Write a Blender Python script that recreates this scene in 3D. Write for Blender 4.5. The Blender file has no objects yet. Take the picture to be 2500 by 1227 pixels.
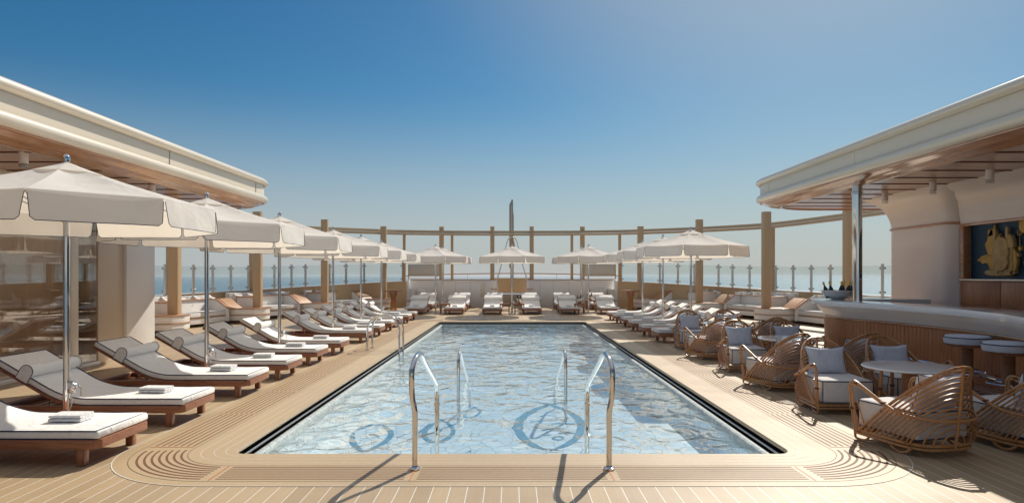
import bpy, bmesh, math, random
from mathutils import Vector, Matrix, noise
random.seed(7)
R = math.radians
S = bpy.context.scene
C = S.collection
PI = math.pi

# ------------------------------------------------------------------ materials
def nmat(name):
    m = bpy.data.materials.new(name); m.use_nodes = True
    nt = m.node_tree; b = nt.nodes['Principled BSDF']
    return m, nt, b
def N(nt, t, **kw):
    n = nt.nodes.new(t)
    for k, v in kw.items():
        if k.startswith('i_'):
            key = k[2:]
            key = int(key) if key.isdigit() else key.replace('_', ' ')
            n.inputs[key].default_value = v
        else: setattr(n, k, v)
    return n
def L(nt, a, b): nt.links.new(a, b)
def math_(nt, op, a, b=None, c=None):
    n = nt.nodes.new('ShaderNodeMath'); n.operation = op
    for i, v in enumerate((a, b, c)):
        if v is None: continue
        if isinstance(v, (int, float)): n.inputs[i].default_value = v
        else: L(nt, v, n.inputs[i])
    return n.outputs[0]
def mixc(nt, fac, a, b, blend='MIX'):
    n = nt.nodes.new('ShaderNodeMix'); n.data_type = 'RGBA'; n.blend_type = blend
    for s, v in ((n.inputs[0], fac), (n.inputs[6], a), (n.inputs[7], b)):
        if isinstance(v, (int, float)): s.default_value = v
        elif isinstance(v, tuple): s.default_value = (*v, 1) if len(v) == 3 else v
        else: L(nt, v, s)
    return n.outputs[2]

def plain(name, col, rough=.5, metal=0, var=.08, scale=3., bump=0., bscale=40., coat=0., spec=.5):
    m, nt, b = nmat(name)
    geo = N(nt, 'ShaderNodeNewGeometry')
    nz = N(nt, 'ShaderNodeTexNoise', i_Scale=scale, i_Detail=4.)
    L(nt, geo.outputs['Position'], nz.inputs['Vector'])
    dark = tuple(c * (1 - var) for c in col); light = tuple(min(1, c * (1 + var)) for c in col)
    L(nt, mixc(nt, nz.outputs['Fac'], dark, light), b.inputs['Base Color'])
    b.inputs['Roughness'].default_value = rough; b.inputs['Metallic'].default_value = metal
    b.inputs['Coat Weight'].default_value = coat; b.inputs['Coat Roughness'].default_value = .08
    b.inputs['Specular IOR Level'].default_value = spec
    if bump:
        tc = N(nt, 'ShaderNodeTexCoord')
        n2 = N(nt, 'ShaderNodeTexNoise', i_Scale=bscale, i_Detail=5.)
        L(nt, tc.outputs['Object'], n2.inputs['Vector'])
        bp = N(nt, 'ShaderNodeBump', i_Strength=bump, i_Distance=.02)
        L(nt, n2.outputs['Fac'], bp.inputs['Height']); L(nt, bp.outputs[0], b.inputs['Normal'])
    return m

def fabric(name, col, wrinkle=.35, scale=7., transl=0.):
    m, nt, b = nmat(name)
    tc = N(nt, 'ShaderNodeTexCoord')
    n1 = N(nt, 'ShaderNodeTexNoise', i_Scale=scale, i_Detail=3., i_Distortion=.6)
    n2 = N(nt, 'ShaderNodeTexNoise', i_Scale=420., i_Detail=2.)
    L(nt, tc.outputs['Object'], n1.inputs['Vector']); L(nt, tc.outputs['Object'], n2.inputs['Vector'])
    b1 = N(nt, 'ShaderNodeBump', i_Strength=wrinkle, i_Distance=.05); L(nt, n1.outputs['Fac'], b1.inputs['Height'])
    b2 = N(nt, 'ShaderNodeBump', i_Strength=.25, i_Distance=.002); L(nt, n2.outputs['Fac'], b2.inputs['Height'])
    L(nt, b1.outputs[0], b2.inputs['Normal']); L(nt, b2.outputs[0], b.inputs['Normal'])
    L(nt, mixc(nt, n1.outputs['Fac'], tuple(c*.93 for c in col), tuple(min(1, c*1.04) for c in col)), b.inputs['Base Color'])
    b.inputs['Roughness'].default_value = .9; b.inputs['Specular IOR Level'].default_value = .2
    b.inputs['Sheen Weight'].default_value = .15
    if transl:
        t = N(nt, 'ShaderNodeBsdfTranslucent'); t.inputs[0].default_value = (col[0]*.97, col[1]*.9, col[2]*.8, 1)
        mx = N(nt, 'ShaderNodeMixShader', i_0=transl)
        L(nt, b.outputs[0], mx.inputs[1]); L(nt, t.outputs[0], mx.inputs[2])
        L(nt, mx.outputs[0], nt.nodes['Material Output'].inputs[0])
    return m

def wood(name, c1, c2, rough=.45, axis=0, scale=6., coat=0.):
    m, nt, b = nmat(name)
    tc = N(nt, 'ShaderNodeTexCoord')
    mp = N(nt, 'ShaderNodeMapping'); sc = [scale*5]*3; sc[axis] = scale*.35; mp.inputs['Scale'].default_value = sc
    L(nt, tc.outputs['Object'], mp.inputs[0])
    n1 = N(nt, 'ShaderNodeTexNoise', i_Scale=1.6, i_Detail=6., i_Distortion=1.2); L(nt, mp.outputs[0], n1.inputs['Vector'])
    n2 = N(nt, 'ShaderNodeTexNoise', i_Scale=2.2, i_Detail=2.); L(nt, tc.outputs['Object'], n2.inputs['Vector'])
    f = math_(nt, 'ADD', math_(nt, 'MULTIPLY', n1.outputs['Fac'], .75), math_(nt, 'MULTIPLY', n2.outputs['Fac'], .25))
    r = N(nt, 'ShaderNodeMapRange', i_1=.3, i_2=.7); L(nt, f, r.inputs[0])
    L(nt, mixc(nt, r.outputs[0], c1, c2), b.inputs['Base Color'])
    b.inputs['Roughness'].default_value = rough; b.inputs['Coat Weight'].default_value = coat; b.inputs['Coat Roughness'].default_value = .1
    bp = N(nt, 'ShaderNodeBump', i_Strength=.25, i_Distance=.003); L(nt, n1.outputs['Fac'], bp.inputs['Height']); L(nt, bp.outputs[0], b.inputs['Normal'])
    return m

PLANK = .129
def deck_mat(name, seams=True):
    m, nt, b = nmat(name)
    g = N(nt, 'ShaderNodeNewGeometry'); sp = N(nt, 'ShaderNodeSeparateXYZ'); L(nt, g.outputs['Position'], sp.inputs[0])
    u = math_(nt, 'DIVIDE', math_(nt, 'ADD', sp.outputs[0], 50.0), PLANK)
    fl = math_(nt, 'FLOOR', u); fr = math_(nt, 'FRACT', u)
    wn = N(nt, 'ShaderNodeTexWhiteNoise'); wn.noise_dimensions = '2D'
    # boards are about 2.6 m long, joints staggered from plank to plank
    w1 = N(nt, 'ShaderNodeTexWhiteNoise'); w1.noise_dimensions = '1D'; L(nt, fl, w1.inputs['W'])
    v = math_(nt, 'ADD', math_(nt, 'DIVIDE', sp.outputs[1], 2.6), w1.outputs['Value'])
    cb = N(nt, 'ShaderNodeCombineXYZ'); L(nt, fl, cb.inputs[0]); L(nt, math_(nt, 'FLOOR', v), cb.inputs[1])
    L(nt, cb.outputs[0], wn.inputs['Vector'])
    mp = N(nt, 'ShaderNodeMapping'); mp.inputs['Scale'].default_value = (95, 2.2, 1) if seams else (26, 26, 1)
    L(nt, g.outputs['Position'], mp.inputs[0])
    gr = N(nt, 'ShaderNodeTexNoise', i_Scale=1., i_Detail=6.); L(nt, mp.outputs[0], gr.inputs['Vector'])
    big = N(nt, 'ShaderNodeTexNoise', i_Scale=.9, i_Detail=4.); L(nt, g.outputs['Position'], big.inputs['Vector'])
    col = mixc(nt, gr.outputs['Fac'], (.41, .293, .165), (.57, .425, .262))
    col = mixc(nt, math_(nt, 'MULTIPLY', wn.outputs['Value'], .5 if seams else 0.), col, (.28, .195, .115))
    col = mixc(nt, math_(nt, 'MULTIPLY', big.outputs['Fac'], .35), col, (.46, .35, .22))
    if seams:
        d = math_(nt, 'ABSOLUTE', math_(nt, 'SUBTRACT', fr, .5))
        line = math_(nt, 'GREATER_THAN', d, .5 - .0032/PLANK)
        col = mixc(nt, line, col, (.74, .70, .62))
    L(nt, col, b.inputs['Base Color'])
    rr = N(nt, 'ShaderNodeMapRange', i_1=.3, i_2=.7, i_3=.34, i_4=.50); L(nt, big.outputs['Fac'], rr.inputs[0]); L(nt, rr.outputs[0], b.inputs['Roughness'])
    b.inputs['Specular IOR Level'].default_value = .55
    bp = N(nt, 'ShaderNodeBump', i_Strength=.2, i_Distance=.002); L(nt, gr.outputs['Fac'], bp.inputs['Height']); L(nt, bp.outputs[0], b.inputs['Normal'])
    return m

def schlick(nt, r0, normal=None, pw=5.):
    g = N(nt, 'ShaderNodeNewGeometry'); vm = N(nt, 'ShaderNodeVectorMath', operation='DOT_PRODUCT')
    L(nt, normal or g.outputs['Normal'], vm.inputs[0]); L(nt, g.outputs['Incoming'], vm.inputs[1])
    c = math_(nt, 'SUBTRACT', 1., math_(nt, 'MINIMUM', math_(nt, 'ABSOLUTE', vm.outputs['Value']), 1.))
    return math_(nt, 'ADD', math_(nt, 'MULTIPLY', math_(nt, 'POWER', c, pw), 1-r0), r0)
def glass_mat(name, tint=(.93, .96, .95), refl=1.0, rough=.0, ior=1.45, base=0.):
    m, nt, b = nmat(name); nt.nodes.remove(b)
    fr = schlick(nt, ((ior-1)/(ior+1))**2)
    tr = N(nt, 'ShaderNodeBsdfTransparent'); tr.inputs[0].default_value = (*tint, 1)
    gl = N(nt, 'ShaderNodeBsdfGlossy'); gl.inputs['Roughness'].default_value = rough
    mx = N(nt, 'ShaderNodeMixShader')
    L(nt, math_(nt, 'ADD', math_(nt, 'MULTIPLY', fr, refl), base), mx.inputs[0]); L(nt, tr.outputs[0], mx.inputs[1]); L(nt, gl.outputs[0], mx.inputs[2])
    L(nt, mx.outputs[0], nt.nodes['Material Output'].inputs[0])
    return m

def water_mat():
    m, nt, b = nmat('pool_water'); nt.nodes.remove(b)
    g = N(nt, 'ShaderNodeNewGeometry')
    mp = N(nt, 'ShaderNodeMapping'); mp.inputs['Scale'].default_value = (1., .8, 1.); L(nt, g.outputs['Position'], mp.inputs[0])
    n1 = N(nt, 'ShaderNodeTexNoise', i_Scale=2.3, i_Detail=1., i_Distortion=1.4); L(nt, mp.outputs[0], n1.inputs['Vector'])
    bp = N(nt, 'ShaderNodeBump', i_Strength=.8, i_Distance=.05); L(nt, n1.outputs['Fac'], bp.inputs['Height'])
    fr = schlick(nt, .11, bp.outputs[0], 3.2)
    tr = N(nt, 'ShaderNodeBsdfTransparent'); tr.inputs[0].default_value = (.93, .98, .99, 1)
    gl = N(nt, 'ShaderNodeBsdfGlossy'); gl.inputs['Roughness'].default_value = .0; L(nt, bp.outputs[0], gl.inputs['Normal'])
    mx = N(nt, 'ShaderNodeMixShader')
    L(nt, fr, mx.inputs[0]); L(nt, tr.outputs[0], mx.inputs[1]); L(nt, gl.outputs[0], mx.inputs[2])
    L(nt, mx.outputs[0], nt.nodes['Material Output'].inputs[0])
    return m

def mosaic_mat(name, base, vary, grout, scale=4.):
    m, nt, b = nmat(name)
    g = N(nt, 'ShaderNodeNewGeometry')
    v1 = N(nt, 'ShaderNodeTexVoronoi', i_Scale=scale); v1.feature = 'DISTANCE_TO_EDGE'
    v2 = N(nt, 'ShaderNodeTexVoronoi', i_Scale=scale); v2.feature = 'F1'
    for v in (v1, v2): L(nt, g.outputs['Position'], v.inputs['Vector'])
    e = math_(nt, 'LESS_THAN', v1.outputs['Distance'], .017)
    sp = N(nt, 'ShaderNodeSeparateColor'); L(nt, v2.outputs['Color'], sp.inputs[0])
    col = mixc(nt, sp.outputs[0], base, vary)
    col = mixc(nt, e, col, grout)
    L(nt, col, b.inputs['Base Color']); b.inputs['Roughness'].default_value = .35
    return m

def sea_mat():
    m, nt, b = nmat('sea_water')
    g = N(nt, 'ShaderNodeNewGeometry')
    mp = N(nt, 'ShaderNodeMapping'); mp.inputs['Scale'].default_value = (.05, .02, .05); L(nt, g.outputs['Position'], mp.inputs[0])
    n1 = N(nt, 'ShaderNodeTexNoise', i_Scale=1.4, i_Detail=9., i_Roughness=.68); L(nt, mp.outputs[0], n1.inputs['Vector'])
    bp = N(nt, 'ShaderNodeBump', i_Strength=.9, i_Distance=1.6); L(nt, n1.outputs['Fac'], bp.inputs['Height']); L(nt, bp.outputs[0], b.inputs['Normal'])
    rp = N(nt, 'ShaderNodeMapRange', i_1=.35, i_2=.65); L(nt, n1.outputs['Fac'], rp.inputs[0])
    L(nt, mixc(nt, rp.outputs[0], (.11, .19, .245), (.19, .28, .335)), b.inputs['Base Color'])
    b.inputs['Roughness'].default_value = .32; b.inputs['IOR'].default_value = 1.33; b.inputs['Specular IOR Level'].default_value = .28
    return m

M = dict(
 deck=deck_mat('teak_deck'), margin=deck_mat('teak_margin', False),
 seam=plain('white_caulk', (.74, .70, .62), .6), slot=plain('slot_brown', (.16, .065, .03), .7),
 slotbar=plain('bronze_bar', (.50, .20, .08), .5), lip=plain('teak_lip', (.42, .33, .22), .5),
 black=plain('gutter_shade_black', (.012, .012, .014), .4), line=plain('dark_line', (.10, .07, .05), .7),
 white=plain('white_paint', (.84, .80, .75), .35, var=.03, scale=1.2, coat=.3),
 cream=plain('cream_paint', (.78, .69, .55), .28, var=.04, scale=.8, coat=.5),
 cream2=plain('cream_panel', (.78, .68, .54), .4, var=.04, scale=.6, coat=.2),
 tan=plain('tan_paint', (.53, .37, .21), .42, var=.06, scale=1.5, coat=.15),
 tanlight=plain('light_tan_paint', (.62, .49, .36), .35, var=.03, coat=.3),
 grey=plain('grey_paint', (.33, .31, .29), .5), screen=plain('screen_mesh', (.44, .41, .36), .7),
 fabric=fabric('white_canvas', (.86, .84, .81), .45), umb=fabric('parasol_canvas', (.94, .915, .88), .45, 4., .42),
 towel=fabric('towel_terry', (.80, .80, .80), .5, 25.), navy=plain('navy_piping', (.012, .016, .06), .7),
 pillow=fabric('pillow_linen', (.60, .62, .68), .5, 9.),
 seatfab=fabric('seat_linen', (.74, .71, .67), .35, 8.),
 teak=wood('oiled_teak', (.20, .065, .030), (.40, .165, .08), .38, 0, 5., .2),
 teakv=wood('oiled_teak_upright', (.20, .065, .030), (.42, .175, .085), .38, 2, 5., .2),
 capwood=wood('cap_teak', (.34, .14, .06), (.52, .26, .12), .4, 1, 4., .2),
 slat=wood('pale_teak', (.40, .20, .09), (.60, .34, .16), .45, 0, 4., .1),
 cove=wood('varnished_mahogany', (.36, .14, .055), (.60, .29, .13), .18, 1, 3., .8),
 barwood=wood('bar_teak', (.40, .125, .035), (.62, .25, .09), .4, 2, 4., .15),
 darkwood=wood('dark_wood', (.09, .035, .02), (.18, .07, .035), .35, 2, 4., .4),
 rattan=wood('rattan_cane', (.34, .14, .045), (.64, .32, .12), .33, 2, 9., .4),
 bind=plain('rattan_binding', (.13, .05, .02), .5), rope=plain('rope_wrap', (.32, .15, .07), .6, bump=.6, bscale=60.),
 chrome=plain('polished_steel', (.72, .72, .72), .06, 1., var=.01),
 steel=plain('brushed_steel', (.62, .62, .61), .25, 1., var=.03), silver=plain('silver', (.75, .75, .74), .16, 1., bump=.25, bscale=30.),
 soffit=plain('lacquer_soffit', (.46, .235, .145), .3, var=.03, scale=.7, coat=.3),
 seamwood=plain('mahogany_strip', (.11, .035, .015), .5),
 marble=plain('white_stone', (.86, .85, .84), .12, var=.03, scale=4., coat=.5),
 pier=plain('pier_plaster', (.86, .73, .64), .35, var=.03, scale=.6, coat=.35),
 pane=glass_mat('clear_pane', (.90, .94, .94), .55), winglass=glass_mat('window_glass', (.93, .89, .84), .9, 0., 1.5, .16),
 curtain=plain('beige_curtain', (.80, .64, .50), .9), dark=plain('dark_interior', (.14, .095, .07), .8),
 floorin=plain('interior_floor', (.22, .15, .10), .5),
 water=water_mat(), sea=sea_mat(),
 mosaic=mosaic_mat('pool_mosaic', (.72, .85, .92), (.84, .91, .94), (.20, .27, .33), 5.2),
 mosaicw=mosaic_mat('pool_wall_mosaic', (.40, .46, .47), (.56, .60, .58), (.12, .15, .17), 14.),
 fish=mosaic_mat('fish_mosaic_blue', (.10, .27, .38), (.16, .35, .46), (.08, .2, .28), 9.),
 navyart=plain('navy_panel', (.006, .045, .085), .5), gold=plain('gold_relief', (.60, .35, .08), .42, .4, var=.45, scale=8., bump=1., bscale=22.),
 goldp=plain('pale_gold_relief', (.55, .37, .15), .5, .25, var=.45, scale=9., bump=1., bscale=26.),
 bottle=plain('dark_bottle', (.010, .020, .010), .1, coat=.6), foil=plain('gold_foil', (.7, .5, .12), .3, .9),
 ice=plain('ice', (.8, .84, .88), .2), lampglass=glass_mat('lamp_glass', (.9, .9, .88), 1.),
 matcover=plain('brushed_grey', (.25, .24, .23), .4),
)

# ------------------------------------------------------------------ mesh builder
class MB:
    def __init__(s, T=None): s.v = []; s.f = []; s.T = T
    def add(s, vs, fs):
        o = len(s.v)
        s.v += [s.T(Vector(p)) if s.T else Vector(p) for p in vs]
        s.f += [tuple(i + o for i in f) for f in fs]; return s
    def box(s, x0, x1, y0, y1, z0, z1):
        return s.add([(x0,y0,z0),(x1,y0,z0),(x1,y1,z0),(x0,y1,z0),(x0,y0,z1),(x1,y0,z1),(x1,y1,z1),(x0,y1,z1)],
            [(0,3,2,1),(4,5,6,7),(0,1,5,4),(1,2,6,5),(2,3,7,6),(3,0,4,7)])
    def tube(s, pts, r, n=8, closed=False):
        P = [Vector(p) for p in pts]; k = len(P); vs = []; fs = []
        t0 = (P[1] - P[0]).normalized()
        up = Vector((0,0,1)) if abs(t0.z) < .9 else Vector((1,0,0))
        nrm = t0.cross(up).normalized()
        for i in range(k):
            if closed: t = (P[(i+1) % k] - P[i-1]).normalized()
            else: t = (P[min(i+1, k-1)] - P[max(i-1, 0)]).normalized()
            nrm = (nrm - t * nrm.dot(t)); nrm = nrm.normalized() if nrm.length > 1e-6 else t.orthogonal().normalized()
            b = t.cross(nrm); rr = r[i] if isinstance(r, (list, tuple)) else r
            for j in range(n):
                a = 2*PI*j/n; vs.append(P[i] + (nrm*math.cos(a) + b*math.sin(a))*rr)
        for i in range(k if closed else k-1):
            for j in range(n):
                a = i*n + j; b2 = i*n + (j+1) % n; c = ((i+1) % k)*n
                fs.append((a, b2, c + (j+1) % n, c + j))
        if not closed: fs.append(tuple(range(n-1, -1, -1))); fs.append(tuple((k-1)*n + j for j in range(n)))
        return s.add(vs, fs)
    def lathe(s, prof, c=(0,0,0), n=20, axis='z'):
        vs = []; fs = []; k = len(prof)
        for r, z in prof:
            for j in range(n):
                a = 2*PI*j/n
                p = (r*math.cos(a), r*math.sin(a), z) if axis == 'z' else (r*math.cos(a), z, r*math.sin(a)) if axis == 'y' else (z, r*math.cos(a), r*math.sin(a))
                vs.append((p[0]+c[0], p[1]+c[1], p[2]+c[2]))
        for i in range(k-1):
            for j in range(n): fs.append((i*n+j, i*n+(j+1)%n, (i+1)*n+(j+1)%n, (i+1)*n+j))
        fs.append(tuple(range(n-1,-1,-1))); fs.append(tuple((k-1)*n+j for j in range(n)))
        return s.add(vs, fs)
    def prism(s, poly, z0, z1, plane='xy'):
        n = len(poly)
        def q(p, h): return (p[0], p[1], h) if plane == 'xy' else (p[0], h, p[1]) if plane == 'xz' else (h, p[0], p[1])
        vs = [q(p, z0) for p in poly] + [q(p, z1) for p in poly]
        fs = [tuple(range(n-1,-1,-1)), tuple(range(n, 2*n))] + [(i, (i+1)%n, n+(i+1)%n, n+i) for i in range(n)]
        return s.add(vs, fs)
    def ringp(s, A, B, z0, z1):
        n = len(A)
        vs = [(p[0],p[1],z) for z in (z0,z1) for p in A] + [(p[0],p[1],z) for z in (z0,z1) for p in B]
        fs = []
        for i in range(n):
            j = (i+1)%n
            fs += [(i,j,n+j,n+i),(2*n+i,3*n+i,3*n+j,2*n+j),(n+i,n+j,3*n+j,3*n+i),(i,2*n+i,2*n+j,j)]
        return s.add(vs, fs)
    def grid(s, rows, closeu=False, closev=False):
        a = len(rows); b = len(rows[0]); vs = [p for r in rows for p in r]; fs = []
        for i in range(a if closeu else a-1):
            for j in range(b if closev else b-1):
                fs.append((i*b+j, i*b+(j+1)%b, ((i+1)%a)*b+(j+1)%b, ((i+1)%a)*b+j))
        return s.add(vs, fs)
    def sweep(s, rows):   # closed cross sections, capped ends
        b = len(rows[0]); s.grid(rows, closev=True)
        k = len(s.v)
        s.f.append(tuple(range(k-len(rows)*b+b-1, k-len(rows)*b-1, -1))); s.f.append(tuple(range(k-b, k))); return s
    def build(s, name, mat, parent=None, bevel=0, seg=2, smooth=True, ang=38):
        me = bpy.data.meshes.new(name); me.from_pydata([tuple(v) for v in s.v], [], s.f)
        bm = bmesh.new(); bm.from_mesh(me)
        bmesh.ops.recalc_face_normals(bm, faces=bm.faces)
        if bevel:
            ed = [e for e in bm.edges if len(e.link_faces) == 2 and e.calc_face_angle(0) > R(28)]
            bmesh.ops.bevel(bm, geom=ed, offset=bevel, segments=seg, affect='EDGES', profile=.5, clamp_overlap=True)
        bm.to_mesh(me); bm.free()
        if smooth: me.shade_smooth(); me.set_sharp_from_angle(angle=R(ang))
        me.materials.append(M[mat] if isinstance(mat, str) else mat)
        o = bpy.data.objects.new(name, me); C.objects.link(o)
        if parent: o.parent = parent
        return o

def cr(P, n=6, closed=False):
    P = [Vector(p) for p in P]; out = []; k = len(P)
    for i in range(k if closed else k-1):
        g = (lambda j: P[j % k]) if closed else (lambda j: P[max(0, min(k-1, j))])
        a, b, c, d = g(i-1), g(i), g(i+1), g(i+2)
        for q in range(n):
            t = q/n
            out.append(.5*((2*b) + (c-a)*t + (2*a-5*b+4*c-d)*t*t + (-a+3*b-3*c+d)*t**3))
    if not closed: out.append(P[-1])
    return out

def tag(o, label=None, cat=None, group=None, kind=None):
    if label: o['label'] = label
    if cat: o['category'] = cat
    if group: o['group'] = group
    if kind: o['kind'] = kind
    return o
def thing(name, label, cat, loc=(0,0,0), rz=0, group=None):
    o = bpy.data.objects.new(name, None); C.objects.link(o); o.empty_display_size = .2
    o.location = loc; o.rotation_euler = (0,0,rz); return tag(o, label, cat, group)
def kids(o): return [c for c in C.objects if c.parent == o]
def dup(root, loc, rz, label):
    r = root.copy(); C.objects.link(r); r.location = loc; r.rotation_euler = (0,0,rz); r['label'] = label
    for ch in kids(root):
        c = ch.copy(); C.objects.link(c); c.parent = r
        for g in kids(ch):
            d = g.copy(); C.objects.link(d); d.parent = c
    return r
EYE = 1.6; F = 1600.; HX, HY = 1250., 671.5
def at(x, y, z=0.):      # reference pixel -> point on the horizontal plane z
    Y = (EYE - z)*F/(y - HY); return Vector(((x-HX)*Y/F, Y, z))
def zd(Y): return max(0., Y - 24.)*.0125

# ------------------------------------------------------------------ sea and deck
MB().add([(-40000,-40000,-22),(40000,-40000,-22),(40000,40000,-22),(-40000,40000,-22)], [(0,1,2,3)]).build('sea', 'sea', smooth=False)
tag(bpy.data.objects['sea'], kind='structure', label='calm blue open sea out to the horizon')

d = MB()
def flat(x0, x1, y0, y1): d.add([(x0,y0,zd(y0)),(x1,y0,zd(y0)),(x1,y1,zd(y1)),(x0,y1,zd(y1))], [(0,1,2,3)])
flat(-13,13,-5,5.55); flat(-13,-2.85,5.55,22.95); flat(2.85,13,5.55,22.95); flat(-13,13,22.95,24); flat(-13,13,24,36)
deck = tag(d.build('pool_deck', 'deck', smooth=False), 'pale teak deck planks with white seams round the pool', kind='structure')

CX, CY0, CY1 = 2.40, 6.05, 22.48
def contour(dd, n=14):
    a = 2.52 + dd*1.1; y0 = 5.885 - dd; y1 = 22.65 + dd; rx = a - CX; r0 = CY0 - y0; r1 = y1 - CY1; P = []
    for q in range(n+1):
        t = PI + PI/2*q/n; P.append((-CX + rx*math.cos(t), CY0 + r0*math.sin(t)))
    for q in range(n+1):
        t = -PI/2 + PI/2*q/n; P.append((CX + rx*math.cos(t), CY0 + r0*math.sin(t)))
    for q in range(n+1):
        t = PI/2*q/n; P.append((CX + rx*math.cos(t), CY1 + r1*math.sin(t)))
    for q in range(n+1):
        t = PI/2 + PI/2*q/n; P.append((-CX + rx*math.cos(t), CY1 + r1*math.sin(t)))
    return P
def band(mb, d0, d1, z):
    A = contour(d0); B = contour(d1); n = len(A)
    mb.add([(p[0],p[1],z) for p in A] + [(p[0],p[1],z) for p in B], [(i,(i+1)%n,n+(i+1)%n,n+i) for i in range(n)])
m_ = MB(); band(m_, .012, .917, .0022); m_.build('margin_planking', 'margin', deck, smooth=False)
m_ = MB()
prof = [(.012,.0022),(.004,.001),(0,-.006),(-.004,-.02),(0,-.034),(.012,-.042),(.30,-.043)]
rows = [[(p[0],p[1],z) for p in contour(q)] for q, z in prof]
m_.grid(rows, closev=True); m_.build('coping_lip', 'lip', deck)
m_ = MB()
for q in (.087,.177,.277): band(m_, q-.0022, q+.0022, .0036)
band(m_, .907, .915, .0036); m_.build('margin_seam', 'seam', deck, smooth=False)
m_ = MB()
for q in (.375, .80): band(m_, q-.0025, q+.0025, .0036)
m_.build('grating_edge', 'line', deck, smooth=False)
# grating slots, interrupted at the cross bars
m_ = MB(); cbm = MB()
def strip(mb, P, w, z):
    P = [Vector((p[0],p[1],0)) for p in P]; A = []; B = []
    for i in range(len(P)):
        t = (P[min(i+1,len(P)-1)] - P[max(i-1,0)]).normalized(); nn = Vector((-t.y,t.x,0))
        A.append(P[i]+nn*w/2); B.append(P[i]-nn*w/2)
    n = len(P); mb.add([(p.x,p.y,z) for p in A]+[(p.x,p.y,z) for p in B], [(i,i+1,n+i+1,n+i) for i in range(n-1)])
ybars = [6.1 + 1.48*k for k in range(12)]
for k in range(7):
    q = .42 + .053*k; a = 2.52+q*1.1; y0 = 5.885-q; y1 = 22.65+q
    w = .017
    for s in (-1, 1):
        for j in range(11): strip(m_, [(s*a, ybars[j]+.035), (s*a, ybars[j+1]-.035)], w, .0036)
        for yy, c in ((y0, CY0), (y1, CY1)):
            rx = a-CX; ry = yy-c; pts = []
            for u in range(17):
                t = R(5) + (PI/2 - R(8))*u/16; pts.append((s*(CX+rx*math.cos(t)), c+ry*math.sin(t)))
            strip(m_, pts, w*1.15, .0036)
    for yy in (y0, y1):
        for x0, x1 in ((-2.33,-.85),(-.75,.75),(.85,2.33)): strip(m_, [(x0,yy),(x1,yy)], w, .0036)
m_.build('grating_slots', 'slot', deck, smooth=False)
for s in (-1, 1):
    for yb in ybars: strip(cbm, [(s*(2.52+.40*1.1), yb), (s*(2.52+.77*1.1), yb)], .012, .0044)
    for x in (2.37, .80):
        strip(cbm, [(s*x, 5.885-.40), (s*x, 5.885-.77)], .014, .0044); strip(cbm, [(s*x, 22.65+.40), (s*x, 22.65+.77)], .014, .0044)
cbm.build('grating_bar', 'slotbar', deck, smooth=False)

# ------------------------------------------------------------------ swimming pool
pool = thing('swimming_pool', 'long rectangular swimming pool lined with pale blue mosaic, set in the teak deck', 'swimming pool', (0,14,0))
PT = lambda v: v - Vector((0,14,0))
WZ = -.145
m_ = MB(PT)   # overflow channel, painted black for the shadow in the gap
rows = [[(p[0],p[1],z) for p in contour(q)] for q, z in ((.26,-.047),(.26,-.19),(.0,-.19),(-.02,-.14),(-.045,-.105))]
m_.grid(rows, closev=True); m_.build('overflow_channel', 'black', pool)
m_ = MB(PT)
rows = [[(p[0],p[1],z) for p in contour(q)] for q, z in ((-.045,-.105),(-.052,-.100),(-.085,-.102),(-.10,-.112),(-.115,-.16),(-.118,-.20))]
m_.grid(rows, closev=True); m_.build('tiled_wall', 'mosaicw', pool)
m_ = MB(PT); m_.grid([[(p[0],p[1],z) for p in contour(q)] for q, z in ((-.118,-.20),(-.12,-.50),(-.12,-1.5))], closev=True); m_.build('pool_wall', 'mosaic', pool)
rl = contour(-.012); m_ = MB(PT); m_.tube([(p[0],p[1],-.082) for p in rl], .013, 8, closed=True); m_.build('gutter_rail', 'steel', pool)
m_ = MB(PT)
prof = [(5.7,-.50),(9.3,-.50),(9.3,-.60),(9.75,-.60),(9.75,-.70),(10.2,-.70),(10.2,-.80),(17.5,-.80),(18.5,-.77),(22.9,-.34)]
m_.grid([[(-2.44, y, z), (2.44, y, z)] for y, z in prof]); m_.build('pool_floor', 'mosaic', pool, smooth=False)
# fish drawn in darker mosaic on the shelf
FZ = -.494
def fl(x, y): return at(x, y, -.5)
def brush(mb, pix, w0, w1=None):
    P = cr([(fl(*p).x, fl(*p).y, 0) for p in pix], 8); n = len(P); A = []; B = []
    for i in range(n):
        t = (P[min(i+1,n-1)] - P[max(i-1,0)]).normalized(); nn = Vector((-t.y,t.x,0)); u = i/(n-1)
        w = (w0 + ((w1 or w0)-w0)*math.sin(PI*u)) * (.85+.3*noise.noise(P[i]*6)) * (min(1, min(u,1-u)*8+.25))
        A.append(P[i]+nn*w/2); B.append(P[i]-nn*w/2)
    mb.add([(p.x,p.y,FZ+.001*len(mb.f)/400) for p in A]+[(p.x,p.y,FZ+.001*len(mb.f)/400) for p in B], [(i,i+1,n+i+1,n+i) for i in range(n-1)])
def c3(x, y): return (x/2.993+850, y/2.993+740)
m_ = MB(PT)
brush(m_, [c3(1620,715), c3(1540,730), c3(1400,765), c3(1280,830), c3(1240,900), c3(1270,970), c3(1350,1035), c3(1455,1072)], .07, .16)
brush(m_, [c3(1310,712), c3(1420,730), c3(1540,765), c3(1650,820), c3(1700,880), c3(1690,950), c3(1620,1020), c3(1470,1080)], .06, .15)
for a in (((1320,875),(1400,860),(1500,862)), ((1480,880),(1580,878),(1670,884)), ((1410,932),(1480,915),(1590,916)), ((1530,950),(1600,945),(1660,952)),
          ((1380,835),(1450,822),(1520,826)), ((1500,838),(1560,835),(1620,842)), ((1440,800),(1500,795),(1560,800))): brush(m_, [c3(*p) for p in a], .025, .055)
m_.build('large_fish_outline', 'fish', pool, smooth=False)
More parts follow.
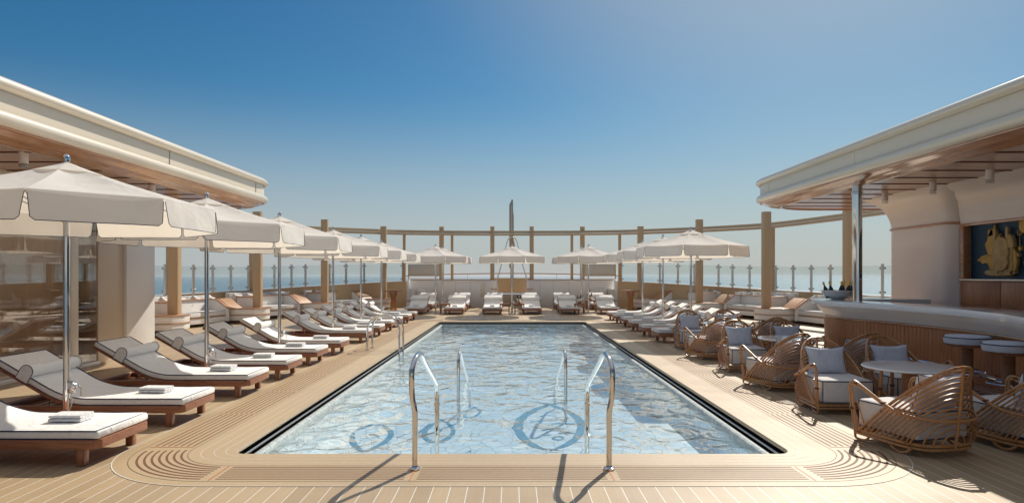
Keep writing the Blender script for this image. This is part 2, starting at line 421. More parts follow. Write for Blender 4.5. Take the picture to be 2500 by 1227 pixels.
m_ = MB(PT); e = [c3(1535+38*math.cos(t*PI/6), 985+12*math.sin(t*PI/6)) for t in range(13)]; brush(m_, e, .045); m_.build('fish_eye', 'fish', pool, smooth=False)
m_ = MB(PT)
brush(m_, [c3(640,838), c3(700,862), c3(755,900), c3(765,950), c3(700,1000), c3(620,1012), c3(565,985), c3(560,940), c3(620,885), c3(700,850), c3(765,832)], .04, .085)
brush(m_, [c3(690,925), c3(650,950), c3(645,975), c3(690,965)], .02, .03)
m_.build('small_fish_outline', 'fish', pool, smooth=False)
m_ = MB(PT); brush(m_, [c3(890,745), c3(930,765), c3(965,790), c3(930,825), c3(880,838), c3(850,825), c3(870,790), c3(930,760), c3(985,748)], .03, .06); m_.build('small_fish_outline', 'fish', pool, smooth=False)
m_ = MB(PT)
brush(m_, [(935,1037),(955,1055),(940,1078),(890,1103)], .05, .09); brush(m_, [(862,1055),(862,1080),(885,1103)], .05, .09); brush(m_, [(870,1050),(900,1038),(938,1036)], .04, .08)
brush(m_, [(900,1062),(915,1060),(925,1066)], .03, .05); m_.build('fish_head_outline', 'fish', pool, smooth=False)
# water: a real rippled surface
m_ = MB(PT); nx, ny = 110, 390; rows = []
for i in range(ny+1):
    y = 5.99 + (22.56-5.99)*i/ny; row = []
    for j in range(nx+1):
        x = -2.415 + 4.83*j/nx
        calm = .5 + 1.3*min(1, max(0, (y-6.5)/5.)) + 1.3*max(0,abs(x)-.9)/1.5*min(1, max(0, (11-y)/3))
        h = noise.noise(Vector((x*1.5, y*1.1, 0)))*.013 + noise.noise(Vector((x*3.6+9, y*2.7, 3)))*.0105 + noise.noise(Vector((x*8+2, y*6, 7)))*.0012
        row.append((x, y, WZ + h*calm))
    rows.append(row)
m_.grid(rows); wobj = m_.build('pool_water', 'water', pool, ang=180)
m_ = MB(PT)
for s in (-1,1):
    for k in range(9): m_.lathe([(.05,-.012),(.055,-.006),(.055,0)], (s*2.415, 7.2+1.8*k, -.42), 12, 'x')
m_.build('pool_lights', 'steel', pool)

# ------------------------------------------------------------------ pool rails
def stair_rail(name, P, label, r=.0235, foot=True, group='chrome handrails of the pool steps'):
    t = thing(name, label, 'handrail', (P[0][0], P[0][1], 0), 0, group)
    T = lambda v: v - Vector((P[0][0], P[0][1], 0))
    m = MB(T); m.tube(cr(P, 7), r, 16); m.build('rail', 'chrome', t)
    if foot:
        m = MB(T); m.lathe([(.048,.006),(.048,.018),(.028,.026),(.024,.04)], (P[0][0],P[0][1],0), 20); m.build('flange', 'chrome', t)
    return t
for s, w in ((-1,'left'),(1,'right')):
    P = [(s*.80,5.4,.006),(s*.80,5.4,.25),(s*.80,5.4,.47),(s*.818,5.40,.57),(s*.825,5.40,.66),(s*.826,5.40,.79),(s*.822,5.43,.85),(s*.812,5.51,.90),(s*.80,5.63,.925),(s*.792,5.73,.90),
         (s*.785,5.88,.82),(s*.765,6.15,.68),(s*.747,6.38,.56),(s*.743,6.45,.50),(s*.742,6.48,.40),(s*.742,6.48,.25),(s*.742,6.48,0),(s*.742,6.48,-.49)]
    t = stair_rail('pool_handrail', P, f'tall chrome handrail bolted to the near deck edge, {w} one of the two nearest')
    for z in (.33, .02): m = MB(lambda v: v - Vector((s*.80, 5.4, 0))); m.lathe([(.0235,-.012),(.028,-.01),(.028,.01),(.0235,.012)], (s*.742,6.48,z), 14); m.build('collar', 'chrome', t)
    P = [(s*.765,9.34,-.49),(s*.765,9.34,0),(s*.765,9.34,.33),(s*.763,9.38,.43),(s*.762,9.48,.49),(s*.762,9.62,.47),(s*.76,10.2,.21),(s*.76,11.05,-.12),(s*.76,11.7,-.45),(s*.76,11.72,-.79)]
    stair_rail('pool_handrail', P, f'lower chrome handrail rising out of the water further in, {w} one', foot=False)
lad = thing('pool_ladder', 'chrome ladder rails arching over the left pool edge beside the loungers', 'ladder', (-3.08,13.95,0))
for yy in (0, .5):
    P = [(0,yy,.006),(0,yy,.30),(.01,yy,.50),(.10,yy,.66),(.26,yy,.735),(.42,yy,.735),(.58,yy,.66),(.67,yy,.50),(.68,yy,.30),(.68,yy,-.4),(.68,yy,-.79)]
    m = MB(); m.tube(cr(P,6), .021, 12); m.build('arched_rail', 'chrome', lad)
    m = MB(); m.lathe([(.045,.006),(.045,.018),(.024,.03)], (0,yy,0), 16); m.build('flange', 'chrome', lad)
for z in (-.35, -.60): m = MB(); m.box(.64,.72,0,.5,z,z+.03); m.build('tread', 'steel', lad)

# ------------------------------------------------------------------ sun lounger
def mat_path():
    P = [(0,.262)] + [(-.1*k,.262) for k in range(1,11)]
    x, z, a = -1.0, .262, 0
    for k in range(8):
        a += 30/8; x -= .06*math.cos(R(a)); z += .06*math.sin(R(a)); P.append((x,z))
    for k in range(5): x -= .12*math.cos(R(30)); z += .12*math.sin(R(30)); P.append((x,z))
    return P
def rrect(w, h, r, n=3):
    P = []
    for cx, cy, a0 in ((w/2-r,h/2-r,0),(-w/2+r,h/2-r,90),(-w/2+r,-h/2+r,180),(w/2-r,-h/2+r,270)):
        for q in range(n+1): t = R(a0+90*q/n); P.append((cx+r*math.cos(t), cy+r*math.sin(t)))
    return P
def make_lounger():
    t = thing('sun_lounger', 'x', 'sun lounger', group='white cushioned sun loungers round the pool')
    def oct_(x0,x1,y,c): return [(x1-c,-y),(x1,-y+c),(x1,y-c),(x1-c,y),(x0,y),(x0,-y)]
    m = MB(); m.ringp(oct_(-1.98,.03,.40,.06), oct_(-1.92,-.04,.355,.03), .148, .225); m.build('frame', 'teak', t, .006)
    m = MB(); m.box(-1.05,-.03,-.37,.37,.205,.228)
    for k in range(7): m.box(-1.9+.13*k,-1.84+.13*k,-.36,.36,.15,.165)
    m.build('slat_base', 'teak', t)
    for x in (-.13,-1.80):
        for y in (-.345,.345):
            m = MB(); m.box(x-.035,x+.035,y-.035,y+.035,0,.16); m.build('leg', 'teakv', t, .008)
    P = mat_path()
    m = MB(); Q = P[11:]; rows = []
    for i, (x, z) in enumerate(Q):
        a = min(30, 30*(i+1)/8); nx_, nz_ = math.sin(R(a)), math.cos(R(a))
        rows.append([(x-nx_*o, y, z-nz_*o) for o, y in ((.034,-.385),(.034,.385),(.060,.385),(.060,-.385))])
    m.sweep(rows); m.build('backrest', 'teak', t)
    sec = rrect(.76, .072, .022)
    m = MB(); rows = []; edges = [[],[],[],[]]
    for i, (x, z) in enumerate(P):
        x2, z2 = P[min(i+1,len(P)-1)]; x1, z1 = P[max(i-1,0)]
        tx, tz = x2-x1, z2-z1; l = math.hypot(tx,tz); tx/=l; tz/=l; nx_, nz_ = tz, -tx
        rows.append([(x+nx_*b, a + .003*noise.noise(Vector((x*5,a*9,1))), z+nz_*b + (.006*noise.noise(Vector((x*4,a*4,0))) if b > 0 else 0)) for a, b in sec])
        for q, (a, b) in enumerate(((.377,.034),(-.377,.034),(.377,-.033),(-.377,-.033))): edges[q].append((x+nx_*b, a, z+nz_*b))
    f0 = [(p[0]+.018, p[1]*.965, .262+(p[2]-.262)*.72) for p in rows[0]]
    e0 = rows[-1]; cxm = sum(p[0] for p in e0)/len(e0); czm = sum(p[2] for p in e0)/len(e0)
    f1 = [(cxm+(p[0]-cxm)*.72-.014, p[1]*.965, czm+(p[2]-czm)*.72+.008) for p in e0]
    m.sweep([f0]+rows+[f1]); mt = m.build('mattress', 'fabric', t, ang=60)
    for loop in (edges[0] + edges[1][::-1], edges[2]+edges[3][::-1]): m = MB(); m.tube(loop, .006, 6, True); m.build('piping', 'navy', mt)
    # bolster with side flaps
    bx, bz = P[-4]; nx_, nz_ = math.sin(R(30)), math.cos(R(30)); ux, uz = -math.cos(R(30)), math.sin(R(30))
    cx_, cz_ = bx+nx_*.078, bz+nz_*.078
    m = MB(); prof_ = [(.050,-.375),(.064,-.37),(.068,-.33)] + [(.066+.003*math.sin(k*2.1), -.28+.08*k) for k in range(8)] + [(.068,.33),(.064,.37),(.050,.375)]
    m.lathe(prof_, (cx_,0,cz_), 18, 'y')
    ap = []
    for k in range(11): th = PI*k/10; ap.append((.069*math.cos(th), .069*math.sin(th)))
    ap += [(-.069,-.112),(.069,-.112)]
    def w(p, y): return (cx_-ux*p[0]+nx_*p[1], y, cz_-uz*p[0]+nz_*p[1])
    for s in (-1,1):
        vs = [w(p, s*.376) for p in ap]+[w(p, s*.394) for p in ap]; k = len(ap)
        m.add(vs, [tuple(range(k)), tuple(range(2*k-1,k-1,-1))]+[(i,(i+1)%k,k+(i+1)%k,k+i) for i in range(k)])
    bo = m.build('bolster', 'fabric', t)
    for s in (-1,1): m = MB(); m.tube([w(p, s*.394) for p in ap], .0042, 5, True); m.build('piping', 'navy', bo)
    for y in (-.2,.2):
        m = MB(); m.tube([(-1.35,y,.17),(-1.62,y,.40)], .006, 6); m.tube([(-1.52,y,.17),(-1.50,y,.33)], .005, 6); m.build('support_strut', 'steel', t)
    return t
lounger = make_lounger(); lu = [True]
def place_lounger(x, y, rz, label):
    if lu[0]: lu[0] = False; lounger.location = (x,y,zd(y)); lounger.rotation_euler = (0,0,rz); lounger['label'] = label; return lounger
    return dup(lounger, (x,y,zd(y)), rz, label)

def make_towel():
    m = MB()
    for k in range(2):
        z0 = .001+.032*k; rows = []
        for i in range(9):
            x = -.15+.30*i/8; sec = []
            for j in range(14):
                th = 2*PI*j/14; ca, sa = math.cos(th), math.sin(th)
                yy = .10*(abs(ca)**.35)*(1 if ca>0 else -1); zz = .0155*(abs(sa)**.5)*(1 if sa>0 else -1)
                sec.append((x*(1-.03*k)+.006*noise.noise(Vector((yy*20,k,i))), yy+.004*noise.noise(Vector((x*12,k*3,2)))+.004*k, z0+.0155+zz+.002*noise.noise(Vector((x*14,yy*14,k)))))
            rows.append(sec)
        m.sweep(rows)
    return m.build('folded_towel', 'towel')
towel0 = make_towel(); tag(towel0, 'x', 'towel', 'folded white towels on the lounger cushions'); tu = [True]
def place_towel(x, y, z, rz, label):
    o = towel0
    if tu[0]: tu[0] = False
    else: o = towel0.copy(); C.objects.link(o)
    o.location = (x,y,z); o.rotation_euler = (0,0,rz); o.scale = (random.uniform(.94,1.06), random.uniform(.92,1.08), random.uniform(.88,1.12)); o['label'] = label

ORD = ['first','second','third','fourth','fifth','sixth']
pairsL = [(5.86,7.30),(8.96,10.40),(12.0,13.5),(15.9,17.35),(19.0,20.5),(22.05,23.55)]
poleL = [6.71,9.79,12.85,16.7,19.8,22.9]
for i, pr in enumerate(pairsL):
    for j, y in enumerate(pr):
        sd = ('near','far')[j]
        jit = random.uniform(-.03,.03)
        place_lounger(-3.47+jit, y, R(random.uniform(-.6,.6)), f'white lounger left of the pool, {sd} side of the {ORD[i]} parasol pole')
        place_towel(-3.95+jit, y+.03, .302, R(random.uniform(-4,4)), f'folded towel on the left lounger at the {sd} side of the {ORD[i]} parasol pole')
for i, pr in enumerate(pairsL[3:]):
    for j, y in enumerate(pr):
        sd = ('near','far')[j]; jit = random.uniform(-.03,.03)
        place_lounger(3.47+jit, y, PI+R(random.uniform(-.6,.6)), f'white lounger right of the pool, {sd} side of the {ORD[i]} parasol pole there')
        place_towel(3.95+jit, y, .302, R(random.uniform(-4,4)), f'folded towel on the right lounger at the {sd} side of the {ORD[i]} right-hand parasol pole')
for row, (yf, rn) in enumerate(((26.2,'front'),(29.0,'rear'))):
    for gi, (gx, gn) in enumerate(((-3.13,'left'),(0,'middle'),(3.13,'right'))):
        for s, sn in ((-1,'left'),(1,'right')):
            x = gx+s*.80
            place_lounger(x, yf, -PI/2, f'lounger beyond the far pool end, {rn} row, {sn} one of the {gn} pair')
            if row == 0: place_towel(x, yf+.62, zd(yf)+.302, PI/2, f'folded towel on the {sn} lounger of the {gn} pair beyond the far pool edge')

# ------------------------------------------------------------------ parasol
def make_parasol():
    t = thing('parasol', 'x', 'parasol', group='octagonal white parasols round the pool')
    a = 1.28; Rc = a/math.cos(PI/8); zt, zc = 2.735, 2.325
    m = MB(); m.lathe([(.033,0),(.033,.35)], n=20); m.lathe([(.031,.35),(.031,2.70)], n=20); m.build('pole', 'chrome', t)
    m = MB(); m.lathe([(.14,.006),(.14,.014),(.06,.03),(.04,.07)], n=24); m.build('base_flange', 'steel', t)
    m = MB(); rows = []
    K = 9
    for i in range(K+1):
        u = i/K; row = []
        for c in range(8):
            for q in range(6):
                a0 = PI/8+PI/4*c; a1 = a0+PI/4; v = q/6
                r = (.06 + (Rc-.06)*u)
                x = r*(math.cos(a0)*(1-v)+math.cos(a1)*v); y = r*(math.sin(a0)*(1-v)+math.sin(a1)*v)
                z = zt + (zc-zt)*(u**.92) - .045*math.sin(PI*v)*math.sin(PI*u*.92) - .012*math.sin(PI*u)
                if u > .98: z -= .006*math.sin(PI*v)
                row.append((x,y,z))
        rows.append(row)
    m.grid(rows, closev=True)
    m.lathe([(.02,zt+.01),(.20,zt-.022),(.30,zt-.062),(.305,zt-.067)], n=8) if False else None
    m.build('canopy', 'umb', t, ang=9)
    m = MB()   # little vent cap over the crown
    rows = []
    for i in range(4):
        u = i/3; row = []
        for c in range(8):
            a0 = PI/8+PI/4*c; r = .03+.30*u; uu = (r-.03)/(Rc-.06); row.append((r*math.cos(a0), r*math.sin(a0), zt+.014+(zc-zt)*max(0,uu)**.92-.012*math.sin(PI*max(0,uu))))
        rows.append(row)
    m.grid(rows, closev=True); m.build('vent_cap', 'umb', t, ang=9)
    m = MB(); pp = MB()
    for c in range(8):
        a0 = PI/8+PI/4*c; a1 = a0+PI/4
        A = Vector((Rc*math.cos(a0),Rc*math.sin(a0),0)); B = Vector((Rc*math.cos(a1),Rc*math.sin(a1),0)); mid = (A+B)/2; out = mid.normalized()
        W = (B-A).length; ex = (B-A).normalized(); H = .262
        # outline: top edge full width, sides taper to leave an inverted V, bottom corners rounded
        def g(u, v):
            half = W/2 - .002 - (.003+.017*min(1,v*1.15) if v < .87 else .020+.035*((v-.87)/.13)**2)
            bulge = .012*math.sin(u*5.3+c*1.7)*v + .008*math.sin(u*11+c)*v*v
            return mid + ex*(u*2-1)*half + out*(.004 + .035*v + bulge) + Vector((0,0,zc-.003-H*v))
        rows = [[g(i/12, j/9) for i in range(13)] for j in range(10)]
        m.grid(rows)
        pl = [g(0,j/9) for j in range(1,10)] + [g(i/12,1) for i in range(1,12)] + [g(1,j/9) for j in range(9,0,-1)]
        pp.tube([p+out*.001 for p in pl], .0036, 4)
    va = m.build('valance', 'umb', t, ang=60); pp.build('piping', 'navy', va)
    for c in range(8):
        a0 = PI/8+PI/4*c; ca, sa = math.cos(a0), math.sin(a0)
        m = MB(); m.tube([(.05*ca,.05*sa,zt-.06),(Rc*.97*ca,Rc*.97*sa,zc-.012)], .010, 5); m.tube([(.05*ca,.05*sa,2.18),(Rc*.5*ca,Rc*.5*sa,2.50)], .007, 5); m.build('rib', 'steel', t)
    m = MB(); m.lathe([(.034,2.14),(.06,2.15),(.06,2.21),(.034,2.22)], n=16); m.build('runner', 'white', t)
    m = MB(); m.lathe([(.012,zt),(.02,zt+.02),(.03,zt+.022),(.034,zt+.045),(.033,zt+.07),(.022,zt+.095),(.004,zt+.105)], n=18); m.build('finial', 'chrome', t)
    m = MB(); m.box(.028,.075,-.03,.03,.40,.52); m.lathe([(.03,-.03),(.035,0),(.03,.03)], (.075,0,.47), 14, 'y'); m.tube([(.10,.03,.46),(.11,.06,.44),(.11,.06,.36)], .008, 6)
    m.tube([(.04,0,.40),(.055,.01,.33),(.05,.0,.27),(.035,-.01,.22)], .006, 6); m.build('winch', 'silver', t, .004)
    return t
para = make_parasol(); pu = [True]
def place_parasol(x, y, label):
    if pu[0]: pu[0] = False; para.location = (x,y,zd(y)); para['label'] = label; return
    dup(para, (x,y,zd(y)), 0, label)
for i, y in enumerate(poleL): place_parasol(-4.56, y, f'white octagonal parasol over the left loungers, {ORD[i]} from the camera')
for i, y in enumerate(poleL[3:]): place_parasol(4.56, y, f'white octagonal parasol over the right loungers, {ORD[i]} from the camera')
for x, n in ((-3.13,'left'),(0,'middle'),(3.13,'right')): place_parasol(x, 26.8, f'white parasol beyond the far pool edge, {n} one of the front row')
for x, n in ((-3.13,'left'),(3.13,'right')): place_parasol(x, 29.5, f'white parasol half hidden behind the {n} front one at the far end')

# side tables with silver wine coolers at the far row
def make_side_table():
    t = thing('side_table', 'x', 'side table', group='slatted wooden side tables beside the parasol poles')
    m = MB()
    for k in range(6): m.box(-.2+.068*k,-.2+.068*k+.058,-.2,.2,.40,.42)
    m.box(-.2,.2,-.2,-.17,.36,.40); m.box(-.2,.2,.17,.2,.36,.40); m.build('tabletop', 'teak', t)
    m = MB()
    for k in range(6): m.box(-.18+.062*k,-.18+.062*k+.05,-.17,.17,.14,.155)
    m.build('shelf', 'teak', t)
    for x in (-.18,.18):
        for y in (-.18,.18): m = MB(); m.box(x-.02,x+.02,y-.02,y+.02,0,.40); m.build('leg', 'teakv', t)
    return t
stb = make_side_table()
def bucket(x, y, z, label):
    t = thing('wine_cooler', label, 'wine cooler', (x,y,z), 0, 'silver wine coolers on the side tables')
    m = MB(); m.lathe([(.06,0),(.075,.02),(.10,.16),(.108,.20),(.10,.20),(.09,.15),(.06,.10)], n=18); m.build('bowl', 'silver', t)
    for k, (bx, by, tl) in enumerate(((.03,.02,.03),(-.04,0,-.05))):
        m = MB(); m.tube([(bx,by,.08),(bx+tl*.5,by,.24),(bx+tl,by,.34)], [.036,.034,.012], 10); b = m.build('bottle', 'bottle', t)
sp_ = [(-2.73,26.75,'left pole of the far front row'),(.30,26.6,'middle pole of the far row'),(2.75,26.75,'right pole of the far front row'),(-.30,26.6,'left of'),
       (3.5,29.3,'right rear pole at the far end')]
for i, (x, y, n) in enumerate(sp_):
    lb = 'slatted wooden side table beside the '+n if 'left of' not in n else 'slatted wooden side table just left of the middle pole of the far row'
    if i == 0: stb.location = (x,y,zd(y)); stb['label'] = lb
    else: dup(stb, (x,y,zd(y)), 0, lb)
    if i in (1,2,4): bucket(x, y, zd(y)+.42, 'silver wine cooler on the side table by the '+n)

# ------------------------------------------------------------------ columns and ring
RING = [(0,32),(2.9,31.75),(5.15,30.9),(6.05,30.1),(8.05,27.7),(9.8,24.9),(10.75,21.2),(11.3,17),(11.5,12.5)]
def ringpath(s, n=8, x0=0.):
    P = [p for p in cr([(-2.9,31.75,0)]+[(x,y,0) for x,y in RING], n)][n:]
    P = [Vector((p.x*s, p.y, 0)) for p in P if p.x >= x0-1e-6]
    return P
def lerp(y, T):
    T = sorted(T)
    if y <= T[0][0]: return T[0][1]
    for (a,b),(c,dv) in zip(T,T[1:]):
        if y <= c: return b+(dv-b)*(y-a)/(c-a)
    return T[-1][1]
beamz = lambda y: lerp(y, [(17,3.60),(24.9,3.59),(27.7,3.64),(30.1,3.71),(32,3.76)])
bulz = lambda y: lerp(y, [(12,.97),(20,.99),(24.9,1.05),(28.6,1.216),(30.9,1.33),(32,1.40)])
glz = lambda y: bulz(y)+lerp(y, [(20,.93),(28.6,.88),(31,.83)])
def wallsweep(mb, P, off0, off1, zf0, zf1):
    rows = []
    for i in range(len(P)):
        t = (P[min(i+1,len(P)-1)]-P[max(i-1,0)]).normalized(); nn = Vector((-t.y,t.x,0))
        c = Vector((0,18,0))
        if nn.dot(P[i]-c) < 0: nn = -nn
        a = P[i]+nn*off0; b = P[i]+nn*off1; z0 = zf0(P[i].y); z1 = zf1(P[i].y)
        rows.append([(a.x,a.y,z0),(b.x,b.y,z0),(b.x,b.y,z1),(a.x,a.y,z1)])
    mb.sweep(rows)
full = ringpath(-1)[::-1] + ringpath(1)[1:]
ringt = thing('ring_canopy_beam', 'tan curved beam carried on slim posts round the far end of the deck', 'overhead beam', (0,32,0))
RT = lambda v: v-Vector((0,32,0))
m = MB(RT); wallsweep(m, full, -.06, .12, lambda y: beamz(y)-.105, lambda y: beamz(y)); m.build('upper_beam', 'tan', ringt)
m = MB(RT); wallsweep(m, full, -.45, -.27, lambda y: beamz(y)-.25, lambda y: beamz(y)-.175); m.build('lower_beam', 'tan', ringt)
m = MB(RT); wallsweep(m, full, -.30, -.06, lambda y: beamz(y)-.165, lambda y: beamz(y)-.15); m.build('louvre_panel', 'cream2', ringt)
m = MB(RT)
dense = [p for p in full]
for i in range(len(dense)-1):
    for q in range(9):
        p = dense[i].lerp(dense[i+1], q/9); t = (dense[i+1]-dense[i]).normalized(); nn = Vector((-t.y,t.x,0))
        if nn.dot(p-Vector((0,18,0))) < 0: nn = -nn
        a = p-nn*.30; b = p+nn*.02; z = beamz(p.y)-.145
        m.tube([(a.x,a.y,z),(b.x,b.y,z+.03)], .010, 4)
m.build('louvre_ribs', 'white', ringt)
def on_ring(px, s):    # ring point seen at this horizontal offset
    P = ringpath(1, 24)
    best = min(P, key=lambda p: abs(p.x/p.y - px/F)); return Vector((s*best.x, best.y, 0))
for s in (-1,1):
    for px in (146, 262, 635, 841):
        p = on_ring(px, s); m = MB(RT)
        m.box(p.x-.065,p.x+.065,p.y-.065,p.y+.065,bulz(p.y)-.02,beamz(p.y)-.10); m.build('post', 'tan', ringt, .02)
m = MB(RT); m.box(-.08,.08,31.95,32.1,1.3,3.64); m.build('post', 'tan', ringt, .02)

COLS = [(9.45,18.35,3.75,.29,.49),(8.69,22.4,3.75,.27,.49),(7.43,26.0,3.79,.26,.52),(5.78,29.5,3.78,.26,.55),(3.42,31.85,3.94,.22,1.4),(.955,31.85,3.95,.20,1.4)]
CN = ['nearest the camera','second from the camera','third from the camera','fourth from the camera','outer one standing on the white end wall','inner one standing on the white end wall']
for s, sn in ((-1,'left'),(1,'right')):
    for i, (x, y, top, w_, z0) in enumerate(COLS):
        z0 = -.0+zd(y) if i < 4 else z0-.02
        t = thing('deck_column', f'tall tan square column on the {sn} side, {CN[i]}', 'column', (s*x,y,z0), 0, 'tan columns round the deck')
        m = MB(); h = w_/2; m.prism(rrect(w_,w_,.05,4), 0, top-z0); m.build('shaft', 'tan', t)
        m = MB(); m.prism(rrect(w_+.01,w_+.01,.05,4), top-z0, top-z0+.012); m.build('top_plate', 'tan', t)

# bulwark and glass balustrade
for s, sn in ((-1,'left'),(1,'right')):
    P = [p for p in ringpath(s, 10) if abs(p.x) >= 4.9]
    t = thing('side_bulwark', f'curved tan bulwark along the {sn} deck edge below the glass', 'bulwark', (s*10.75,21.2,0))
    T = lambda v, o=Vector((s*10.75,21.2,0)): v-o
    m = MB(T); wallsweep(m, P, .02, .14, lambda y: -.4, lambda y: bulz(y)-.03); m.build('wall', 'tan', t)
    m = MB(T); wallsweep(m, P, -.01, .17, lambda y: bulz(y)-.03, lambda y: bulz(y)); m.build('cap_rail', 'white', t)
    g = thing('glass_balustrade', f'glass windbreak panels between steel posts on the {sn} bulwark', 'balustrade', (s*10.75,21.2,.98))
    G = lambda v, o=Vector((s*10.75,21.2,.98)): v-o
    offs = [267,313,359,406,447,501,541,582,641,684,730,778,850,905,980,1070]
    pts = [on_ring(o, s) for o in offs]
    for i, p in enumerate(pts):
        q = pts[min(i+1,len(pts)-1)]; r_ = pts[max(i-1,0)]; tt = (q-r_).normalized(); zb = bulz(p.y); zt_ = glz(p.y)+.02
        m = MB(G)
        for k in (-.028,.028): m.tube([(p.x+tt.x*k,p.y+tt.y*k,zb),(p.x+tt.x*k,p.y+tt.y*k,zt_)], .026, 8)
        m.build('stanchion', 'steel', g)
        m = MB(G)
        for z in (zb+.10, zt_-.13):
            for k in (-.085,.085): m.lathe([(.02,-.03),(.038,-.02),(.038,.02),(.02,.03)], (p.x+tt.x*k,p.y+tt.y*k,z), 10, 'y')
        m.build('glass_clamp', 'steel', g)
        if i < len(pts)-1:
            a = p+(q-p)*.06; b = q-(q-p)*.06; m = MB(G)
            nn = Vector((-tt.y,tt.x,0))*.006
            m.add([tuple(v+k) + () for v, k in []], []) if False else None
            vs = []
            for v, in ((a,),(b,)):
                for k in (-1,1):
                    for z in (bulz(v.y)+.03, glz(v.y)-.03): vs.append((v.x+nn.x*k, v.y+nn.y*k, z))
            m.add(vs, [(0,1,3,2),(4,6,7,5),(0,4,5,1),(2,3,7,6),(0,2,6,4),(1,5,7,3)]); m.build('glass_panel', 'pane', g, smooth=False)

# white end wall, centre gap, mast
ew = thing('end_wall', 'long white panelled wall with teak cap closing the far end of the deck', 'wall', (0,32,0))
m = MB(RT)
for s in (-1,1):
    m.box(min(s*.70,s*4.9),max(s*.70,s*4.9),31.7,31.95,.07,1.385)
m.build('wall_panel', 'white', ew, .02)
m = MB(RT)
for s in (-1,1):
    m.box(min(s*.68,s*4.93),max(s*.68,s*4.93),31.66,31.98,1.385,1.41)
m.build('cap', 'capwood', ew)
m = MB(RT)
for s in (-1,1):
    for x in (1.35,2.0,2.75,3.6): m.box(s*x-.004,s*x+.004,31.694,31.70,.15,1.3)
m.build('panel_joint', 'grey', ew)
m = MB(RT); m.box(-1.52,-1.30,31.685,31.7,.55,1.2); hb = m.build('hatch', 'cream', ew, .008)
m = MB(RT); m.lathe([(.03,-.02),(.045,-.012),(.045,0)], (-1.41,31.685,.74), 12, 'y'); m.build('hatch_lock', 'steel', hb)
for s, sn in ((-1,'left'),(1,'right')):
    m = MB(); x0, x1 = sorted((s*4.9, s*5.7)); 
    m.prism([(s*4.91,.07),(s*6.0,.07),(s*6.0,1.26),(s*5.15,1.28),(s*4.91,1.385)], 31.2, 31.5, 'xz')
    o = m.build('wall_end_piece', 'white', None, .01); o.location = (0,0,0)
    o.parent = ew; o.location = (0,-32,0)
cp = thing('bow_bulwark', 'tan curved panel in the gap at the centre of the far wall', 'panel', (0,32.6,0))
m = MB(); rows = []
for i in range(13):
    u = -1+2*i/12; y = .5*u*u*-1+.3
    rows.append([(u*.95,y,.70),(u*.95,y,1.46)])
m.grid(rows); m.build('panel', 'tan', cp)
m = MB(); m.box(-.7,.7,-.5,-.35,.07,.66); m.build('lower_step', 'capwood', cp, .01)
m = MB(); m.box(-.6,.6,-.55,-.501,.1,.62); m.build('step_front', 'lip', cp, .01)
ar = thing('arched_stay', 'inverted V of steel tube standing in the gap of the far wall', 'steel frame', (0,31.4,0))
m = MB(); m.tube(cr([(-.72,0,.72),(-.70,0,1.35),(-.50,0,2.15),(-.31,0,2.9),(-.20,0,3.28),(-.10,0,3.40),(0,0,3.43),(.10,0,3.40),(.20,0,3.28),(.31,0,2.9),(.50,0,2.15),(.70,0,1.35),(.72,0,.72)],5), .022, 8); m.build('tube', 'steel', ar)
for s in (-1,1):
    m = MB(); m.box(s*.76-.04,s*.76+.04,-.05,.05,.66,1.36); m.build('stay_foot', 'white', ar, .01)
    m = MB(); x0,x1 = sorted((s*.72,s*1.02)); m.box(x0,x1,-.16,.1,.92,.955); m.build('step_shelf', 'capwood', ar, .008)
ms = thing('mast', 'grey tapering mast rising behind the far parasol', 'mast', (0,36,0))
m = MB(); m.prism([(-.15,2.0),(.10,2.0),(.10,4.9),(.07,5.0),(.06,5.74),(-.03,5.74),(-.05,5.62),(-.14,5.5),(-.15,5.3)], -.18, .18, 'xz'); m.build('mast_tower', 'grey', ms, .03)
m = MB(); m.prism([(-.15,2.9),(.16,2.9),(.16,3.2),(.12,3.5),(-.15,3.5)], -.1, .1, 'xz'); m.build('mast_bracket', 'grey', ms, .02)
m = MB(); m.box(-.03,.0,-.19,-.182,3.9,5.4); m.build('mast_track', 'cream2', ms)
rr_ = thing('bow_railing', 'slim wooden handrail on steel posts beyond the far wall', 'railing', (0,34.5,0))
P = [(x, 1.0-.04*x*x, 1.695-.004*x*x) for x in [-5.6+.4*k for k in range(29)]]
m = MB(); m.tube(P, .028, 6); m.build('handrail', 'capwood', rr_)
for x, y, z in P[::4]: m = MB(); m.tube([(x,y,.6),(x,y,z)], .015, 6); m.build('railing_post', 'steel', rr_)
for s, sn in ((-1,'left'),(1,'right')):
    t = thing('wind_screen', f'grey louvred screen box behind the far wall, {sn} side', 'screen', (s*4.5,33.8,1.0), 0, 'grey screen boxes')
    m = MB(); m.box(-.82,.82,0,.12,.60,1.17); m.build('screen_panel', 'screen', t, .02)
    m = MB(); m.box(-.86,.86,-.03,.15,.55,.60); m.box(-.86,-.82,-.03,.15,0,1.17); m.box(.82,.86,-.03,.15,0,1.17); m.build('screen_frame', 'tan', t)
    m = MB()
    for k in range(2): m.tube(cr([(s*.7,-.5,.40+.06*k),(-s*.5,-.5,.42+.06*k),(-s*.75,-.5,.38+.06*k),(-s*.85,-.5,.2)],4), .016, 6)
    m.build('guard_tube', 'white', t)

